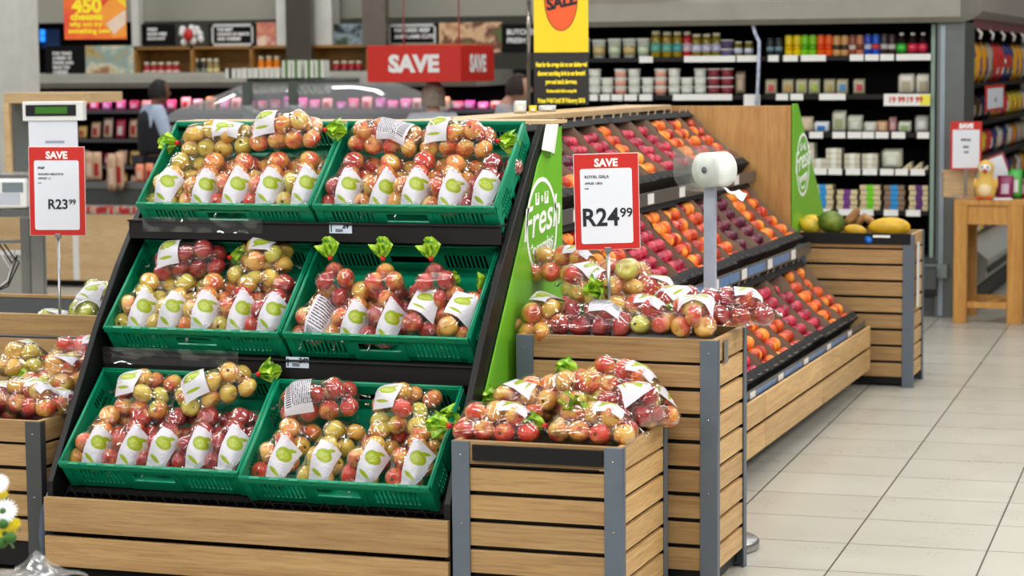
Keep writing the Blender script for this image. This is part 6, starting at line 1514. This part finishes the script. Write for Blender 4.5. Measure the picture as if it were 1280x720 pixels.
    left, right = 6, 6 + 4 + 3 + 1 + 8 + 2
    L0, R0 = 6, 24
    arms = [L0 + 4, L0 + 5, R0 + 4, R0 + 5]
    sub_skin('shirt', [0, 1, 2, 3] + arms, 0.016, shirt)
    sub_skin('trousers', [0, L0, L0 + 1, L0 + 2, R0, R0 + 1, R0 + 2], 0.014, trousers)
    if vest: sub_skin('vest', [0, 1, 2, 3], 0.055, vest)
    for b0 in (L0, R0): sub_skin('shoe', [b0 + 2, b0 + 3], 0.018, M_BLACK)
    return t
M_HAIRB = simple('hair_black', srgb(24, 20, 20), 0.7); M_HAIRG = simple('hair_grey', srgb(142, 132, 120), 0.8, var=0.25, scale=40); M_HAIRD = simple('hair_dark_brown', srgb(50, 38, 34), 0.7)
M_SHIRTB = simple('shirt_light_blue', srgb(186, 204, 230), 0.8); M_VEST = simple('vest_black', srgb(26, 26, 34), 0.8); M_SHIRTG = simple('shirt_pale_grey', srgb(186, 196, 206), 0.8); M_TROU = simple('trousers_dark', srgb(34, 36, 44), 0.8)
def pheight(px, py, Y): return P(px, py, Y).z
for (px, pyt, Y, face, lab, kw) in (
    (190, 100, 18.6, -0.75, 'person in a black vest and light blue shirt standing at the meat cabinet', dict(skin=M_SKIN_D, hair=M_HAIRB, shirt=M_SHIRTB, trousers=M_TROU, vest=M_VEST, armL=(18, 20), armR=(14, 30), head_down=0.5)),
    (541, 103, 16.2, 0.25, 'grey haired person in a pale shirt seen from behind at the counter', dict(skin=M_SKIN_L, hair=M_HAIRG, shirt=M_SHIRTG, trousers=M_TROU, armL=(30, 40), armR=(30, 40), hair_long=0.3)),
    (631, 93, 17.2, -1.25, 'dark haired person in a pale grey top looking down beside the yellow banner', dict(skin=M_SKIN_L, hair=M_HAIRD, shirt=simple('top_grey', srgb(170, 176, 186), 0.8), trousers=M_TROU, armL=(20, 50), armR=(20, 50), head_down=1.0))):
    q = P(px, pyt, Y); person(lab, (q.x, Y, 0), face, q.z * 1.75 / 1.73, **kw)
# bags of small goods beside the banner
for i, (px, w_, h_, c_, lb) in enumerate(((650, 16, 16, (206, 210, 206), 'crumpled white bag on the oak ridge left of the banner foot'), (666, 10, 9, (226, 200, 30), 'small yellow packet on the oak ridge under the banner'), (684, 22, 8, (190, 200, 196), 'low pale packet on the oak ridge under the banner'))):
    y_ = P(px, 138, 9.6); x = -3.24; d_ = ray(px, 138); pt_ = CAM + d_ * (x / d_.x); k = dist(pt_) / F_PX
    put_item('small_packet', 'pack', x, pt_.y, 1.489, w_ * k, h_ * k, c_, (230, 230, 226), lb, 'packet', rot=0.3)

# ---------------------------------------------------------------- flowers wrapped in film at the lower left, near the camera
NY = 4.3
c = P(0, 660, NY); fw = thing('flower_bunch', 'bunch of white and yellow flowers with green buds wrapped in clear film, lower left corner', 'flowers', P(-4, 700, NY)); o_ = fw.location
k = mpp(0, 640, NY)
def daisy(px, py, r_px, Y, mat, cmat, name, tiltx=-0.9, tz=0.3, petals=22):
    q = P(px, py, Y) - o_; r0 = r_px * k; m = MB(); rr_ = random.Random(int(px * 7 + py))
    for lay in range(3):
        for i in range(petals):
            a_ = 2 * PI * i / petals + lay * 0.14; L_ = r0 * (1 - 0.22 * lay); wd = r0 * 0.13; up_ = 0.12 + 0.35 * lay + rr_.uniform(-0.1, 0.1)
            ca, sa = math.cos(a_), math.sin(a_)
            pts = [(0.12 * L_, 0), (0.6 * L_, wd), (L_, 0), (0.6 * L_, -wd)]
            m.add([(x * ca - y * sa, x * sa + y * ca, x * up_ * 0.6) for x, y in pts] + [(0.6 * L_ * ca, 0.6 * L_ * sa, 0.6 * L_ * up_ * 0.6 + wd * 0.4)], [(0, 1, 4), (1, 2, 4), (2, 3, 4), (3, 0, 4)], 0, True)
    o = m.build(name, mat, fw); o.matrix_local = Matrix.Translation(q) @ Matrix.Rotation(tz, 4, 'Z') @ Matrix.Rotation(-tiltx, 4, 'X')
    m = MB(); ellip(m, (0, 0, r0 * 0.12), (r0 * 0.22, r0 * 0.22, r0 * 0.14), 12, 6); m.build('flower_centre', cmat, o)
    MB().tube([(0, 0, 0), (0.003, 0, -r0 * 1.2), (0.0, 0.01, -r0 * 3.0)], 0.0025, 6).build('stem', simple('stem_green', srgb(70, 120, 40), 0.6), o)
M_PETW = simple('petal_white', srgb(236, 240, 246), 0.7, var=0.03); M_PETY = simple('petal_yellow', srgb(236, 214, 30), 0.7); M_BUD = simple('bud_green', srgb(50, 100, 26), 0.7)
for (px, py, r_, mt, cm_, nm) in ((4, 640, 20, M_PETW, M_BUD, 'white_flower'), (-3, 605, 16, M_PETW, M_BUD, 'white_flower'), (6, 668, 16, M_PETY, M_BUD, 'yellow_flower'), (2, 618, 10, M_PETY, M_PETY, 'yellow_flower'), (18, 655, 10, M_PETY, M_PETY, 'yellow_flower')):
    daisy(px, py, r_, NY + (0.02 if mt is M_PETY else 0), mt, cm_, nm, petals=24 if r_ > 14 else 14)
for (px, py, r_) in ((13, 672, 8), (4, 655, 7), (2, 678, 8)):
    q = P(px, py, NY - 0.02) - o_; m = MB(); ellip(m, (0, 0, 0), (r_ * k, r_ * k, r_ * k * 0.9), 12, 8); b_ = m.build('green_bud', M_BUD, fw); b_.location = q
# the crinkled film collar
m = MB(); vs = []; fs = []; nu, nv = 22, 10
for i in range(nu + 1):
    for j_ in range(nv + 1):
        u, v = i / nu, j_ / nv
        px = -20 + 130 * u; py = 726 - 4 * v - 40 * v * math.exp(-((u - 0.52) / 0.18) ** 2) - 8 * math.sin(u * 9)
        q = P(px, py, NY - 0.06 + 0.16 * v) - o_; q.z += 0.006 * noise.noise(Vector((u * 9, v * 5, 1))); vs.append(q)
for i in range(nu):
    for j_ in range(nv): a0 = i * (nv + 1) + j_; fs.append((a0, a0 + nv + 1, a0 + nv + 2, a0 + 1))
m.add(vs, fs, 0, True); m.build('clear_wrap', film_material('crinkled_wrap', base=0.10, rough=0.12, wr=26, haze=0.12, bump=1.0), fw)
q = P(-10, 716, NY + 0.1); cnt = MB().lathe([(0.10, 0.0), (0.12, q.z - 0.22), (0.0, q.z - 0.22)], n=20).build('flower_bucket', simple('bucket_grey', srgb(120, 118, 100), 0.5), loc=(q.x - 0.02, NY + 0.08, 0)); tag(cnt, 'grey bucket holding the wrapped flowers at the lower left corner', 'bucket')
# dark film bag wedged between stand and left crate
q0 = P(56, 650, 6.5); m = MB(); m.tube([P(64, 610, 6.5), P(57, 640, 6.5), P(55, 670, 6.5), P(57, 700, 6.5)], [0.008, 0.018, 0.02, 0.012], 8); tag(m.build('rolled_sleeve', simple('blue_grey_film', srgb(70, 84, 104), 0.25)), 'blue grey rolled film standing between stand plinth and left crate', 'film roll')
